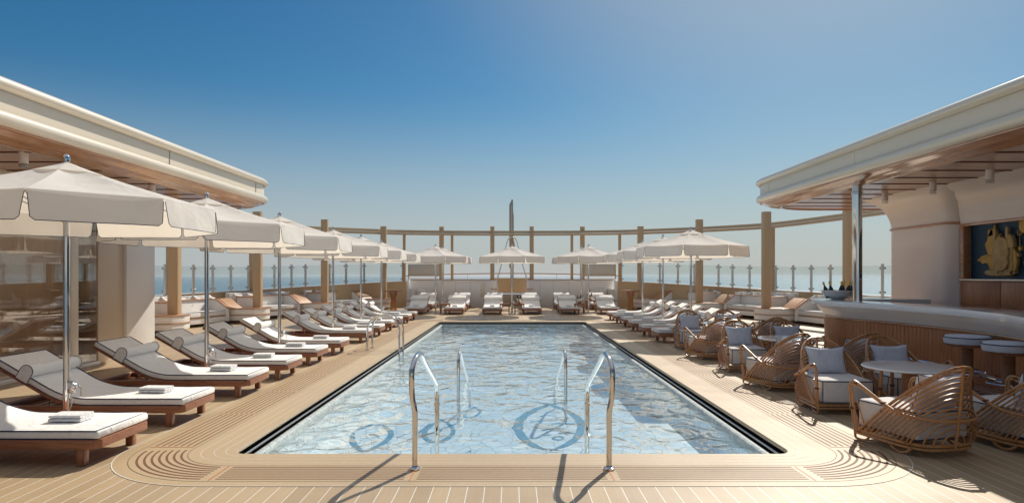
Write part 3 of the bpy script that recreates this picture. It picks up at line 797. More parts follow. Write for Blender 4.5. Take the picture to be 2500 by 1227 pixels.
# ------------------------------------------------------------------ banquettes
def cushion(mb, x0,x1,y0,y1,z0,z1): mb.box(x0,x1,y0,y1,z0,z1)
def pillow_mesh(w, h, th, n=12, pinch=.12):
    rows = []
    for sgn in (1,-1):
        for i in range(n+1):
            row = []
            for j in range(n+1):
                u = -1+2*i/n; v = -1+2*j/n
                px = w/2*u*(1-pinch*(1-v*v)*abs(u)**3*.9); pz = h/2*v*(1-pinch*(1-u*u)*abs(v)**3*.9)
                t = th/2*((1-u**4)*(1-v**4))**.6
                t += .012*noise.noise(Vector((u*2,v*2,sgn*3)))*(1-u*u)*(1-v*v)
                row.append((px, sgn*t, pz))
            rows.append(row)
    k = (n+1); vs = [p for r in rows for p in r]; fs = []
    for sgn in (0,1):
        o = sgn*k*k
        for i in range(n):
            for j in range(n):
                q = (o+i*k+j, o+i*k+j+1, o+(i+1)*k+j+1, o+(i+1)*k+j); fs.append(q if sgn else q[::-1])
    edge = [(-w/2*1,0,0)]
    return vs, fs
def banquette(P, Q, side, label, num):
    P = Vector(P); Q = Vector(Q); u = (Q-P); Ln = u.length; u.normalize(); v = Vector((-u.y,u.x,0))
    if v.x*side < 0: v = -v
    z0 = zd(P.y)
    root = thing('banquette', label, 'banquette seat', (P.x,P.y,z0), 0, 'built-in white banquettes with teak trim between the columns')
    T = lambda p: u*p.x + v*p.y + Vector((0,0,p.z))
    foot = [(-.42,1.2),(-.42,-.02),(-.26,-.30),(.10,-.36),(.62,-.28),(.78,.42),(.95,1.2)]
    foot2 = [(-.44,1.2),(-.44,-.03),(-.28,-.32),(.10,-.385),(.635,-.30),(.80,.42),(.97,1.2)]
    foot0 = [(-.34,1.2),(-.34,.05),(.05,-.18),(.5,-.12),(.7,.5),(.85,1.2)]
    m = MB(T); m.prism(foot,.10,.27); m.prism(foot,.285,.48); m.build('column_plinth','white',root,.012)
    m = MB(T); m.prism(foot0,0,.10); m.build('toe_kick','dark',root)
    m = MB(T); m.prism(foot2,.27,.285); m.build('trim_strip','capwood',root)
    m = MB(T); m.prism(foot2,.48,.50); m.build('plinth_top','capwood',root,.004)
    # sloped slatted end
    for k in range(6):
        x0 = .34+.10*k; pr = [(.36,.503),(.41,.503),(.86,.835),(.82,.835)]
        m = MB(T); m.prism(pr, x0, x0+.088, 'yz'); m.build('slat','slat',root)
    m = MB(T); m.prism([(.43,.50),(1.2,.50),(1.2,.80),(.85,.80)], .33,.948,'yz'); m.build('end_block','white',root)
    m = MB(T); m.prism([(.36,.50),(.42,.50),(.86,.80),(1.12,.80),(1.12,.825),(.83,.825)], .945,1.065,'yz'); m.build('arm_trim','capwood',root)
    # back wall with cap
    m = MB(T); m.box(.95,Ln-.45,1.15,1.27,.1,.80); m.prism([(.42,.1),(1.148,.1),(1.148,.80),(.86,.80),(.44,.50)],.95,1.05,'yz'); m.build('back_wall','white',root,.01)
    m = MB(T); m.box(.90,Ln-.45,1.12,1.30,.80,.826); m.build('back_cap','capwood',root,.004)
    m = MB(T); m.box(1.05,Ln-.60,.50,1.15,.10,.27); m.box(1.0,Ln-.60,.56,1.12,.285,.31); m.build('seat_base','white',root,.01)
    m = MB(T); m.box(1.05,Ln-.60,.485,1.12,.27,.285); m.build('trim_strip','capwood',root)
    n = 2; w = (Ln-1.66)/n
    for k in range(n):
        m = MB(T); m.box(1.06+w*k,1.06+w*(k+1)-.012,.50,1.13,.31,.46); cu = m.build('seat_cushion','seatfab',root,.022,2)
        x0,x1 = 1.06+w*k+.01,1.06+w*(k+1)-.022; m = MB(T); m.tube([(x0,.505,.452),(x1,.505,.452),(x1,1.12,.452),(x0,1.12,.452)],.006,4,True); m.build('piping','navy',cu)
    m = MB(T); m.prism([(Ln-.62,1.27),(Ln-.62,.42),(Ln-.55,.36),(Ln-.42,.36),(Ln-.42,1.27)],.10,.80); m.build('arm_pier','white',root,.02)
    m = MB(T); m.prism([(Ln-.64,1.29),(Ln-.64,.41),(Ln-.56,.34),(Ln-.40,.34),(Ln-.40,1.29)],.80,.824); m.build('arm_cap','capwood',root,.004)
    m = MB(T)
    m.lathe([(.02,-.01),(.02,0)], (1.8,1.145,.66), 8, 'y'); m.build('step_light','cream',root)
    # sofa behind, against the bulwark
    so = thing('outer_sofa', label.replace('white built-in banquette at the foot of','sofa with piped pillows along the bulwark, behind'), 'sofa', (P.x,P.y,z0), 0, 'sofas along the bulwark')
    oy = 1.75
    m = MB(T); m.box(.3,Ln-.2,1.30,oy,.1,.42); m.build('sofa_base','white',so,.01)
    for k in range(2):
        x0 = .35+(Ln-.6)/2*k; x1 = x0+(Ln-.6)/2-.03
        m = MB(T); m.box(x0,x1,oy-.25,oy-.08,.40,.93+.02*k); cu = m.build('back_cushion','seatfab',so,.03,2)
        m = MB(T); m.tube([(x0+.01,oy-.24,.42),(x0+.01,oy-.24,.915),(x1-.01,oy-.24,.915),(x1-.01,oy-.24,.42)],.006,4); m.build('piping','navy',cu)
    vs, fs = pillow_mesh(.48,.46,.16,8)
    for k in range(5):
        a = R(random.uniform(-25,25)); px = .7+(Ln-1.2)*k/4.; m = MB(T); rot = Matrix.Rotation(a,3,'Y')@Matrix.Rotation(R(12),3,'X')
        m.add([rot@Vector(p)+Vector((px,oy-.38,.70)) for p in vs],fs); m.build('pillow','seatfab',so)
for s, sn in ((-1,'left'),(1,'right')):
    pts = [(s*9.6,14.3,0)]+[(s*x,y,0) for x,y,_,_,_ in COLS[:4]]
    for i in range(1,5):
        banquette(pts[i], pts[i-1], s, f'white built-in banquette at the foot of the {sn} column {CN[i-1]}', i)

# corner sofas and high tables at the far end
for s, sn in ((-1,'left'),(1,'right')):
    t = thing('corner_sofa', f'white built-in corner sofa against the far wall, {sn} side', 'sofa', (s*4.6,31.0,.08), 0, 'corner sofas')
    m = MB(); m.box(-.85,.85,0,.6,0,.28); m.build('sofa_base','white',t,.01)
    m = MB(); m.box(-.85,.85,-.01,.6,.28,.295); m.build('trim_strip','capwood',t)
    for k in range(2):
        m = MB(); m.box(-.84+.84*k,-.01+.84*k,0,.58,.30,.44); m.build('seat_cushion','seatfab',t,.02)
        m = MB(); m.box(-.84+.84*k,-.01+.84*k,.42,.6,.44,.86); m.build('back_cushion','seatfab',t,.03)
    vs, fs = pillow_mesh(.42,.42,.14,8); m = MB(); m.add([Matrix.Rotation(R(12),3,'X')@Vector(p)+Vector((-s*.25,.32,.66)) for p in vs],fs); m.build('pillow','seatfab',t)
    t = thing('high_table', f'round wooden table on a bundle of canes by the far {sn} column', 'table', (s*5.25,29.0,.06), 0, 'high round tables')
    m = MB(); m.lathe([(.30,.83),(.40,.835),(.40,.87),(.30,.875)],n=24); m.build('tabletop','teak',t)
    m = MB()
    for k in range(9):
        a = 2*PI*k/9; m.tube([(.13*math.cos(a),.13*math.sin(a),0),(.10*math.cos(a),.10*math.sin(a),.5),(.17*math.cos(a),.17*math.sin(a),.83)],.018,6)
    m.build('cane_base','rattan',t)

# ------------------------------------------------------------------ deckhouses: roofs
RPROF_C = [(.30,3.752),(.10,3.748),(.03,3.73),(-.005,3.70),(-.02,3.66),(-.014,3.64),(.01,3.618),(.045,3.608),(.06,3.60)]
RPROF_P = [(.075,3.603),(.075,3.37)]
RPROF_L = [(.065,3.372),(.04,3.368),(.012,3.352),(-.008,3.32),(-.010,3.285),(.005,3.25),(.035,3.228),(.075,3.218)]
RPROF_W = [(.075,3.216),(.10,3.218),(.11,3.20),(.15,3.195),(.22,3.165),(.30,3.15),(.42,3.135),(.46,3.118),(.52,3.118),(.53,3.145)]
def roof_path(s):
    P = [(5.44,-4.0),(5.44,0),(5.44,4),(5.44,8),(5.44,12)]
    cx, cy, r = 7.04, 14.30, 1.6
    P += [(cx-r*math.cos(t*PI/2/12), cy+r*math.sin(t*PI/2/12)) for t in range(13)]
    P += [(9,15.9),(11,15.9),(13.5,15.9)]
    return [(s*x,y) for x,y in P]
def roof_loft(mb, s, prof):
    P = roof_path(s); rows = []
    for o, z in prof:
        row = []
        for i in range(len(P)):
            a = Vector(P[max(i-1,0)]); b = Vector(P[min(i+1,len(P)-1)]); t = (b-a).normalized()
            nn = Vector((t.y,-t.x)) if s > 0 else Vector((-t.y,t.x))
            row.append((P[i][0]+nn.x*o, P[i][1]+nn.y*o, z))
        rows.append(row)
    mb.grid(rows)
def roof(s, root):
    T = lambda v: v-root.location
    rf = MB(T); roof_loft(rf, s, [(0,0)]) if False else None
    m = MB(T); roof_loft(m, s, RPROF_C); r0 = m.build('roof_edge','cream',root)
    m = MB(T); roof_loft(m, s, RPROF_P); m.build('fascia','cream2',root)
    m = MB(T); roof_loft(m, s, RPROF_L); m.build('gutter_moulding','cream',root)
    m = MB(T); roof_loft(m, s, RPROF_W); m.build('wooden_cornice','cove',root)
    P = roof_path(s)
    m = MB(T); n = len(P); pts = [(x+s*.28 if y < 14.5 else x+s*.1, y-(.28 if abs(x) > 6.5 else .05), 3.75) for x,y in P]
    poly = pts + [(s*13.5,-4,3.75)]
    m.add(poly, [tuple(range(len(poly)))]); m.build('roof_top','cream',root,smooth=False)
    rows_ = []
    m = MB(T)
    poly = []
    for i in range(n):
        a = Vector(P[max(i-1,0)]); b = Vector(P[min(i+1,n-1)]); t = (b-a).normalized(); nn = Vector((t.y,-t.x)) if s > 0 else Vector((-t.y,t.x))
        poly.append((P[i][0]+nn.x*.525, P[i][1]+nn.y*.525, 3.145))
    edge = poly[:]; poly += [(s*13.5,-4,3.145)]
    m.add(poly, [tuple(range(len(poly)))]); m.build('soffit','soffit',root,smooth=False)
    m = MB(T)
    y = 15.4; k = 0
    while y > -3:
        if y > 14.3:
            dy = y-14.3; r = 1.6-.525; 
            x0 = 7.04-math.sqrt(max(0,r*r-dy*dy)) if dy < r else 7.04
        else: x0 = 5.44+.525
        xa, xb = sorted((s*x0, s*13.4)); m.box(xa,xb,y-.018,y+.018,3.135,3.1449); y -= .717
    m.build('soffit_batten','seamwood',root,smooth=False)
    m = MB(T)
    for yy in (14.1,10.55,7.0,3.4): xe = s*(5.44+.071); m.box(xe-.004,xe+.004,yy-.006,yy+.006,3.375,3.60)
    m.build('fascia_joint','white' if s > 0 else 'grey',root,smooth=False)
def spotlight(root, x, y):
    T = lambda v: v-root.location
    m = MB(T); m.lathe([(.055,3.0),(.055,3.145)],(x,y,0),16); o = m.build('spotlight','pier',root)
    m = MB(T); m.lathe([(.03,2.94),(.05,2.945),(.052,3.0)],(x,y,0),16); m.build('lens','lampglass',o)
    m = MB(T); m.lathe([(.053,2.965),(.056,2.967),(.056,2.972),(.053,2.974)],(x,y,0),16); m.build('lens_ring','steel',o)

lh = thing('left_deckhouse', 'cream deckhouse with glass wall and overhanging wood-lined roof on the left', 'deckhouse', (-7.5,8,0))
roof(-1, lh)
T = lambda v: v-lh.location
m = MB(T); m.box(-7.75,-7.42,12.62,13.62,0,3.144); m.build('end_pier','white',lh,.012)
m = MB(T); m.box(-7.80,-7.48,11.85,12.617,0,3.1445); m.build('corner_panel','tanlight',lh,.008)
m = MB(T); m.box(-13.4,-7.753,13.3,13.6,0,3.144); m.build('rear_wall','white',lh)
m = MB(T); m.box(-7.56,-7.50,-3.9,11.847,0.06,3.05); gl = m.build('glass_wall','winglass',lh,smooth=False)
m = MB(T)
m.box(-7.62,-7.44,-3.9,11.848,0,.06); m.build('sill','white',lh,.006)
m = MB(T); m.box(-7.62,-7.44,-3.9,11.848,3.05,3.1445); m.build('window_head','cream2',lh,.006)
for y in (-2.0,.9,3.2,5.5,8.45,11.2):
    m = MB(T); m.box(-7.60,-7.47,y-.10,y+.10,.062,3.048); m.build('mullion','cream2' if y!=8.45 else 'white',lh,.01)
m = MB(T); m.box(-13.4,-7.7,-4,-3.8,0,3.1); m.box(-13.4,-13.2,-4,13.3,0,3.1); m.build('interior_wall','dark',lh)
m = MB(T); m.box(-13.2,-7.63,-3.8,13.29,.005,.02); m.build('interior_floor','floorin',lh)
m = MB(T); rows=[]
for i in range(240): y = -3+14.6*i/239; x = -7.70+.03*math.sin(i*1.3); rows.append([(x,y,.03),(x,y,3.1)])
m.grid(rows); m.build('curtain','curtain',lh)
for y in (8.25,5.3,11.2): spotlight(lh,-6.15,y)

rb = thing('bar_pavilion', 'bar pavilion with overhanging mahogany-edged roof and lacquered ceiling on the right', 'pavilion', (7.5,8,0))
roof(1, rb)
T = lambda v: v-rb.location
# rounded pier with flared capital and back-bar wall, one outline lofted up
def outl(o):      # outline in plan grown by o
    P = []
    x0, x1, y0, y1, r = 7.75-o, 10.0+o, 11.55-o*.0, 13.7+o, .42+o*.8
    for q in range(9):
        t = PI - (PI/2)*q/8; P.append((x0+r+r*math.cos(t), y1-r+r*math.sin(t)))
    P += [(x1,y1),(x1,y0+.02)]
    for q in range(7):
        t = -PI/2 - (PI/2)*q/6; rr2 = .30; P.append((x0+rr2+rr2*math.cos(t), y0-o+rr2+rr2*math.sin(t)))
    return P
m = MB(T); prof = [(0,0),(0,2.50),(.0,2.56),(.02,2.68),(.07,2.82),(.15,2.95),(.28,3.06),(.45,3.13),(.50,3.144)]
rows = [[(p[0],p[1],z) for p in outl(o)] for o, z in prof]; m.grid(rows, closev=True); m.build('pier','pier',rb,ang=50)
m = MB(T); rows = [[(p[0],p[1],z) for p in outl(o)] for o, z in ((.0,2.50),(.03,2.505),(.035,2.525),(.03,2.545),(.0,2.55))]; m.grid(rows, closev=True); m.build('pier_band','cove',rb)
# back-bar wall going towards the camera
XB = 7.9
m = MB(T); m.box(XB+.12,XB+.3,-3.9,11.54,0,3.1); m.build('niche_back','navyart',rb)
m = MB(T)
rows = []
for x, z in ((XB,2.50),(XB-.0,2.60),(XB-.03,2.75),(XB-.10,2.90),(XB-.25,3.04),(XB-.5,3.13),(XB-.55,3.144)): rows.append([(x,-3.9,z),(x,11.56,z)])
m.grid(rows); m.build('wall_cove','pier',rb)
m = MB(T); m.box(XB-.02,XB+.118,-3.9,11.545,2.45,2.50); m.box(XB-.02,XB+.118,-3.9,11.545,1.50,1.54); m.box(XB-.02,XB+.117,11.44,11.546,1.54,2.45); m.build('niche_frame','cove',rb,.004)
m = MB(T); m.box(XB-.03,XB-.02,-3.9,11.545,1.515,1.53); m.build('niche_shelf_edge','steel',rb)
for k in range(14):
    y1_ = 11.54-.95*k; m = MB(T); m.box(XB,XB+.115,y1_-.935,y1_,1.0,1.495); m.build('cabinet_door','barwood',rb,.006)
m = MB(T)
for k in range(3): m.box(XB-.012,XB,-3.9,11.54,1.03+.035*k,1.045+.035*k)
m.build('cabinet_rail','cove',rb)
m = MB(T); m.box(XB-.10,XB+.115,-3.9,11.54,0,.998); m.build('back_counter','marble',rb)
for y in (12.3,10.9,9.6,8.2): spotlight(rb,7.0,y)
m = MB(T); m.lathe([(.08,1.171),(.08,2.98)],(5.92,11.24,0),32); m.build('chrome_post','chrome',rb)
m = MB(T); m.lathe([(.08,2.981),(.09,2.983),(.09,3.02),(.08,3.03),(.08,3.1445)],(5.92,11.24,0),32); m.build('post_collar','steel',rb)

# gold relief panel in the niche (a generic marine fantasy)
art = thing('relief_panel', 'navy wall panel with gilded rock, columns, trident and sun relief behind the bar', 'artwork', (XB+.118,10.62,1.56))
def relief(pts, d0, d1, mat, name):
    m = MB(); m.prism([(-y*.8, z*.85) for y, z in pts], -d1, -d0, 'yz'); return m.build(name, mat, art, .006)
def blob(cy, cz, ry, rz, n=22, rough=.25, seed=0):
    return [(cy+ry*math.cos(2*PI*k/n)*(1+rough*noise.noise(Vector((k*.9,seed,1)))), cz+rz*math.sin(2*PI*k/n)*(1+rough*noise.noise(Vector((k*.9,seed,5))))) for k in range(n)]
relief(blob(-.10,.10,.42,.07,26,.3,2), 0, .07, 'goldp', 'rock_base')
relief(blob(-.30,.55,.22,.40,26,.55,3), 0, .04, 'gold', 'rock_mass')
relief(blob(-.42,.36,.30,.09,24,.6,4), 0, .05, 'gold', 'rock_ledge')
relief(blob(-.02,.45,.22,.34,24,.5,6), .02, .10, 'goldp', 'rock_figure')
relief([(-.26,.12),(-.18,.12),(-.18,.92),(-.26,.92)], .02, .08, 'goldp', 'stone_pillar')
relief([(.06,.5),(.13,.5),(.14,.95),(.07,.97)], .02, .07, 'goldp', 'stone_pillar')
relief([(.20,.12),(.27,.12),(.27,.62),(.20,.62)], .02, .08, 'goldp', 'stone_pillar')
relief([(.12,.60),(.15,.78),(.20,.82),(.25,.80),(.30,.72),(.32,.58),(.22,.55)], .02, .09, 'goldp', 'scallop_shell')
relief(blob(.25,.32,.12,.26,20,.5,9), .01, .07, 'gold', 'seaweed')
relief(blob(-.38,.88,.09,.08,16,.6,11), .0, .04, 'gold', 'rock_fragment')
relief(blob(.52,.98,.13,.16,26,.04,13), .0, .05, 'gold', 'sun_disc')
for dx in (-.05,0,.05): relief([(.37+dx,.80),(.383+dx,.80),(.383+dx,.90),(.37+dx,.90)], .01, .03, 'gold', 'trident_prong')
relief([(.32,.79),(.435,.79),(.435,.81),(.32,.81)], .01, .031, 'gold', 'trident_bar'); relief([(.37,.45),(.383,.45),(.383,.79),(.37,.79)], .01, .029, 'gold', 'trident_shaft')
relief([(.60+.03*(1 if k%2 else .42)*math.sin(k*PI/5),.66+.03*(1 if k%2 else .42)*math.cos(k*PI/5)) for k in range(10)], .01, .03, 'gold', 'star')
for k in range(14):
    a = k*2.4; relief(blob(-.45+.075*k*.9, .30+.33*((k*37)%11)/11, .05, .045, 12, .8, 40+k), .0, .035+.002*k, 'gold' if k%2 else 'goldp', 'coral_fragment')
for k in range(9): relief(blob(.62+.05*math.sin(k*2.1), .10+.075*k, .045, .035, 10, .9, 60+k), .0, .03+.001*k, 'goldp', 'coral_fragment')
relief(blob(.95,.62,.24,.34,24,.12,17), .0, .08, 'goldp', 'hanging_shell')
relief(blob(.80,.22,.28,.16,30,.8,19), .0, .04, 'goldp', 'coral_spray'); relief(blob(1.3,.45,.2,.35,30,.6,21), .0, .05, 'gold', 'rock_mass')

# ------------------------------------------------------------------ bar counter
bar = thing('bar_counter', 'curved bar with white stone top and vertical teak boarding on the right', 'bar', (5.9,9,0))
T = lambda v: v-bar.location
def offs(P, dd):
    out = []
    for i in range(len(P)):
        a = P[max(i-1,0)]; b = P[min(i+1,len(P)-1)]; t = (b-a).normalized(); out.append(P[i]+Vector((-t.y,t.x,0))*dd)
    return out
WF = cr([(7.5,12.15,0),(6.6,12.15,0),(5.95,12.12,0),(5.68,11.9,0),(5.56,11.3,0),(5.54,10.85,0),(5.62,10.4,0),(5.74,9.8,0),(5.83,9.1,0),(5.85,8.4,0),(5.8,7.8,0),(5.66,7.2,0),(5.42,6.6,0),(5.15,6.0,0),(5.0,5.0,0),(5.0,3.5,0),(5.0,1.0,0)], 10)
def solid_path(mb, A, B, z0, z1):
    mb.sweep([[(a.x,a.y,z0),(b.x,b.y,z0),(b.x,b.y,z1),(a.x,a.y,z1)] for a, b in zip(A,B)])
s_in = 1 if (offs(WF,1)[60].x > WF[60].x) else -1
m = MB(T); solid_path(m, WF, offs(WF, s_in*.10), .15, .905); m.build('core','darkwood',bar)
# boards
m = MB(T); acc = 0
seg = []; 
for i in range(len(WF)-1):
    seg.append((WF[i], WF[i+1]))
Ls = [0]
for a, b in seg: Ls.append(Ls[-1]+(b-a).length)
def along(d_):
    for i in range(len(seg)):
        if d_ <= Ls[i+1]: return seg[i][0].lerp(seg[i][1], (d_-Ls[i])/max(1e-6,Ls[i+1]-Ls[i]))
    return WF[-1]
dd = 0
while dd < Ls[-1]-.08:
    a = along(dd+.002); b = along(dd+.0745); t = (b-a).normalized(); nn = Vector((-t.y,t.x,0))*(-s_in)
    a2, b2 = a+nn*.010, b+nn*.010
    m.add([(a.x,a.y,.24),(b.x,b.y,.24),(b2.x,b2.y,.24),(a2.x,a2.y,.24),(a.x,a.y,.86),(b.x,b.y,.86),(b2.x,b2.y,.86),(a2.x,a2.y,.86)],[(0,1,2,3),(4,7,6,5),(0,4,5,1),(1,5,6,2),(2,6,7,3),(3,7,4,0)]); dd += .077
m.build('boarding','barwood',bar,.003,1)
m = MB(T); solid_path(m, offs(WF,-s_in*.030), offs(WF,s_in*.02), .862, .90); m.build('top_moulding','cove',bar,.008)
m = MB(T); solid_path(m, offs(WF,-s_in*.022), offs(WF,s_in*.02), .155, .236); m.build('skirting','cove',bar,.006)
m = MB(T)
rows = []
for o, z in ((.02,.902),(.03,.92),(.05,.95),(.09,1.0),(.125,1.045),(.135,1.088)):
    rows.append([(p.x,p.y,z) for p in offs(WF,-s_in*o)])
m.grid(rows); m.build('stone_cove','white',bar)
m = MB(T); solid_path(m, offs(WF,-s_in*.235), offs(WF,s_in*.42), 1.09, 1.17); m.build('stone_top','marble',bar,.012)
m = MB(T); solid_path(m, offs(WF,s_in*.101), offs(WF,s_in*.40), .15, 1.088); m.build('bar_body','white',bar)
PF = [p for p in WF[55:] if p.y > 6.9]
m = MB(T); solid_path(m, offs(PF,-s_in*.72), offs(PF,s_in*.10), .0, .15); m.build('plinth','pier',bar,.01)
m = MB(T); RP = offs(WF[75:],-s_in*.24); m.tube([(p.x,p.y,.42) for p in RP],.028,12); m.build('foot_rail','chrome',bar)
for p, q in zip(RP[::9], WF[75:][::9]): m = MB(T); m.tube([(p.x,p.y,.42),(q.x,q.y,.42)],.016,8); m.build('rail_bracket','chrome',bar)

def make_stool():
    t = thing('bar_stool','x','bar stool',group='round bar stools with roped pedestals')
    m = MB(); m.lathe([(.10,.62),(.235,.63),(.245,.66),(.245,.70),(.225,.725),(.10,.73)],n=36); cs = m.build('seat','pillow',t)
    m = MB(); m.tube([(.246*math.cos(2*PI*k/36),.246*math.sin(2*PI*k/36),.705) for k in range(36)],.006,5,True); m.build('piping','navy',cs)
    m = MB(); m.lathe([(.10,.585),(.225,.595),(.235,.625),(.10,.63)],n=36); m.build('seat_board','teak',t)
    m = MB(); prof_=[]
    for k in range(60): z = .03+.555*k/59; prof_.append((.058+.005*(k%2),z))
    m.lathe(prof_,n=20); m.build('pedestal','rope',t)
    m = MB(); m.lathe([(.19,0),(.20,.012),(.18,.03),(.07,.045)],n=32); m.build('base','teak',t)
    m = MB(); m.tube([(.20*math.cos(a),.20*math.sin(a),.28) for a in [2*PI*k/28 for k in range(28)]],.010,8,True)
    for a in (0,PI/2,PI,3*PI/2): m.tube([(.06*math.cos(a),.06*math.sin(a),.28),(.2*math.cos(a),.2*math.sin(a),.28)],.007,6)
    m.build('foot_ring','chrome',t)
    return t
st = make_stool(); st.location = (5.49,7.9,.15); st['label'] = 'round roped bar stool at the curved bar, the farther of two in view'
dup(st,(5.38,7.10,.15),0,'round roped bar stool at the right edge of the picture, nearer of two')

# champagne bowl on the bar
bw = thing('champagne_bowl','large hammered silver bowl of bottles standing on the far end of the bar','wine cooler',(5.78,11.62,1.17))
m = MB(); m.lathe([(.10,0),(.11,.012),(.17,.03),(.24,.08),(.27,.14),(.29,.155),(.29,.162),(.255,.15),(.22,.08),(.10,.03)],n=36); m.build('bowl','silver',bw)
m = MB(); 
for s in (-1,1): m.tube([(s*.27+ s*.03*math.sin(k*PI/5), -.0+.04*math.cos(k*PI/5), .12-.0*k) for k in range(11)],.006,6)
m.build('handle','silver',bw)
m = MB()
for k in range(34):
    a = random.uniform(0,2*PI); r = random.uniform(0,.22); m.box(r*math.cos(a)-.02,r*math.cos(a)+.02,r*math.sin(a)-.02,r*math.sin(a)+.02,.10+random.random()*.02,.145+random.random()*.02)
m.build('ice','ice',bw,.004)
for k, (x,y,tx,ty) in enumerate(((-.17,0,-.10,0),(-.06,.06,-.06,.02),(.02,-.05,.02,0),(.09,.05,.04,0),(.12,-.06,.05,-.02),(.18,.03,.10,0))):
    b = thing('champagne_bottle',f'dark gold-necked bottle in the silver bowl, {ORD[k]} from the left','bottle',(5.78+x,11.62+y,1.20),0,'bottles in the silver bowl')
    d_ = Vector((tx,ty,.30)).normalized()
    pts = [d_*v for v in (0,.12,.17,.205,.225)]; m = MB(); m.tube(pts,[.040,.040,.036,.020,.016],14); m.build('glass_body','bottle',b)
    m = MB(); m.tube([d_*v for v in (.226,.275,.295)],[.0165,.0165,.019],12); m.build('foil_neck','foil',b)

# ------------------------------------------------------------------ rattan armchair
def make_chair():
    t = thing('rattan_armchair','x','armchair',group='rattan armchairs round the low tables')
    W = .36
    # base rails
    zb = .11
    def base_loop(o=0.):
        return cr([(-W-o,-.40,zb),(-W-o,0,zb),(-W*.97-o,.24,zb),(-W*.66-o*.7,.41+o,zb),(0,.45+o,zb),(W*.66+o*.7,.41+o,zb),(W*.97+o,.24,zb),(W+o,0,zb),(W+o,-.40,zb)],5)
    m = MB(); m.tube(base_loop(),.016,7); m.tube([(p.x,p.y,p.z-.035) for p in base_loop(.004)],.014,7); m.tube([(-W,-.40,zb),(W,-.40,zb)],.015,7); m.tube([(-W,-.40,zb-.035),(W,-.40,zb-.035)],.013,7)
    for s in (-1,1):   # loop feet
        m.tube(cr([(s*W,-.41,zb+.02),(s*W,-.40,.03),(s*W,-.33,.015),(s*W,-.25,.03),(s*W,-.20,zb-.03)],4),.013,7)
        m.tube(cr([(s*W,.04,zb-.03),(s*W,.09,.04),(s*W,.18,.014),(s*W,.27,.04),(s*W,.31,zb-.03)],4),.013,7)
    m.build('base_frame','rattan',t)
    # back shell: nested arches springing from the base rail
    sp0 = Vector((0,.455,zb)); sp1 = Vector((0,.55,.84))
    def arch(b, f, lift=0.):
        T_ = sp0.lerp(sp1,f); P = []
        for k in range(19):
            th = PI*k/18; c = math.cos(th); s_ = math.sin(th)
            x = b.x*(abs(c)**.80)*(1 if c>0 else -1)*(1+(.13 if b.y < .3 else .10)*s_*abs(c)*1.6); wv = s_**1.0
            P.append((x, b.y+(T_.y-b.y)*wv, zb+(T_.z-zb)*s_**1.0))
        return P
    m = MB(); A = arch(Vector((W+.01,-.34,0)),1.); m.tube(A,.0155,8); A2 = arch(Vector((W+.005,-.27,0)),.955); m.tube(A2,.0125,8); m.build('back_hoop','rattan',t)
    m = MB(); ys = [-.21,-.145,-.08,-.015,.05,.115,.18,.24,.29]
    for k, y in enumerate(ys): m.tube(arch(Vector((W,y,0)), .875-.066*k),.0092,6)
    for k, (x,y) in enumerate(((.30,.385),(.22,.425),(.13,.443))): m.tube(arch(Vector((x,y,0)), .29-.075*k),.0085,6)
    m.build('back_ribs','rattan',t)
    m = MB(); m.tube([sp0+Vector((0,.012,-.02)),sp0.lerp(sp1,.5)+Vector((0,.02,0)),sp1+Vector((0,.006,.012))],.0155,8); m.build('spine','rattan',t)
    # arms sweep from front legs round the back
    for s in (-1,1):
        m = MB()
        for o in (0,.030):
            P = [(s*(W+.005+o*.3),-.40+o,zb),(s*(W+.02),-.43+o,.30),(s*(W+.035),-.445+o,.50),(s*(W+.04),-.425+o*.8,.575-o*.4),(s*(W+.045),-.36+o*.4,.60-o),(s*(W+.055),-.20,.545-o*.7),(s*(W+.062),.05,.445-o*.4),(s*(W+.05),.25,.385-o*.2),(s*(W*.80),.45,.36),(s*W*.4,.525,.352),(0,.54,.35)]
            m.tube(cr(P,5),.0135,7)
        ar_ = m.build('arm','rattan',t)
        for p in ((s*(W+.022),-.42,.32),(s*(W+.045),-.34,.585),(s*(W+.06),.03,.45)): m = MB(); m.lathe([(.028,-.012),(.030,0),(.028,.012)],p,8,'z'); m.build('cane_binding','bind',ar_)
        m = MB()
        for y in (-.33,-.25): m.tube([(s*W,y,zb),(s*(W+.03),y-.10,.42)],.007,5)
        m.build('arm_stays','rattan',t)
    m = MB(); 
    rng = random.Random(3)
    for P in (A,):
        for k in range(2,17,3): p = P[k]; q = Vector(P[k+1]); d_ = (q-Vector(p)).normalized(); m.tube([Vector(p)-d_*.004,Vector(p)+d_*.004],.0175,8)
    m.build('cane_joint','bind',t)
    # cushion
    m = MB(); m.box(-.315,.315,-.42,.33,.135,.415); c = m.build('seat_cushion','seatfab',t,.035,4)
    m = MB()
    loop = lambda z,e=.0: [(x,y,z) for x,y in ((-.300,-.405),(-.285,-.421),(.285,-.421),(.300,-.405),(.316,-.39),(.316,.31),(.30,.33),(-.30,.33),(-.316,.31),(-.316,-.39))]
    m.tube(loop(.398),.0055,5,True); m.tube(loop(.148),.0055,5,True)
    for x in (-.307,.307): m.tube([(x,-.412,.148),(x,-.412,.398)],.0055,5)
    m.build('piping','navy',c)
    m = MB(); rot = Matrix.Rotation(R(-17),3,'X'); vs, fs = pillow_mesh(.56,.40,.19,16,.22)
    m.add([rot@Vector(p)+Vector((0,.25,.565)) for p in vs],fs); c = m.build('back_pillow','pillow',t)
    m = MB()
    ed = []
    n=16
    for i in range(n): ed.append((-1+2*i/n,-1))
    for i in range(n): ed.append((1,-1+2*i/n))
    for i in range(n): ed.append((1-2*i/n,1))
    for i in range(n): ed.append((-1,1-2*i/n))
    P = []
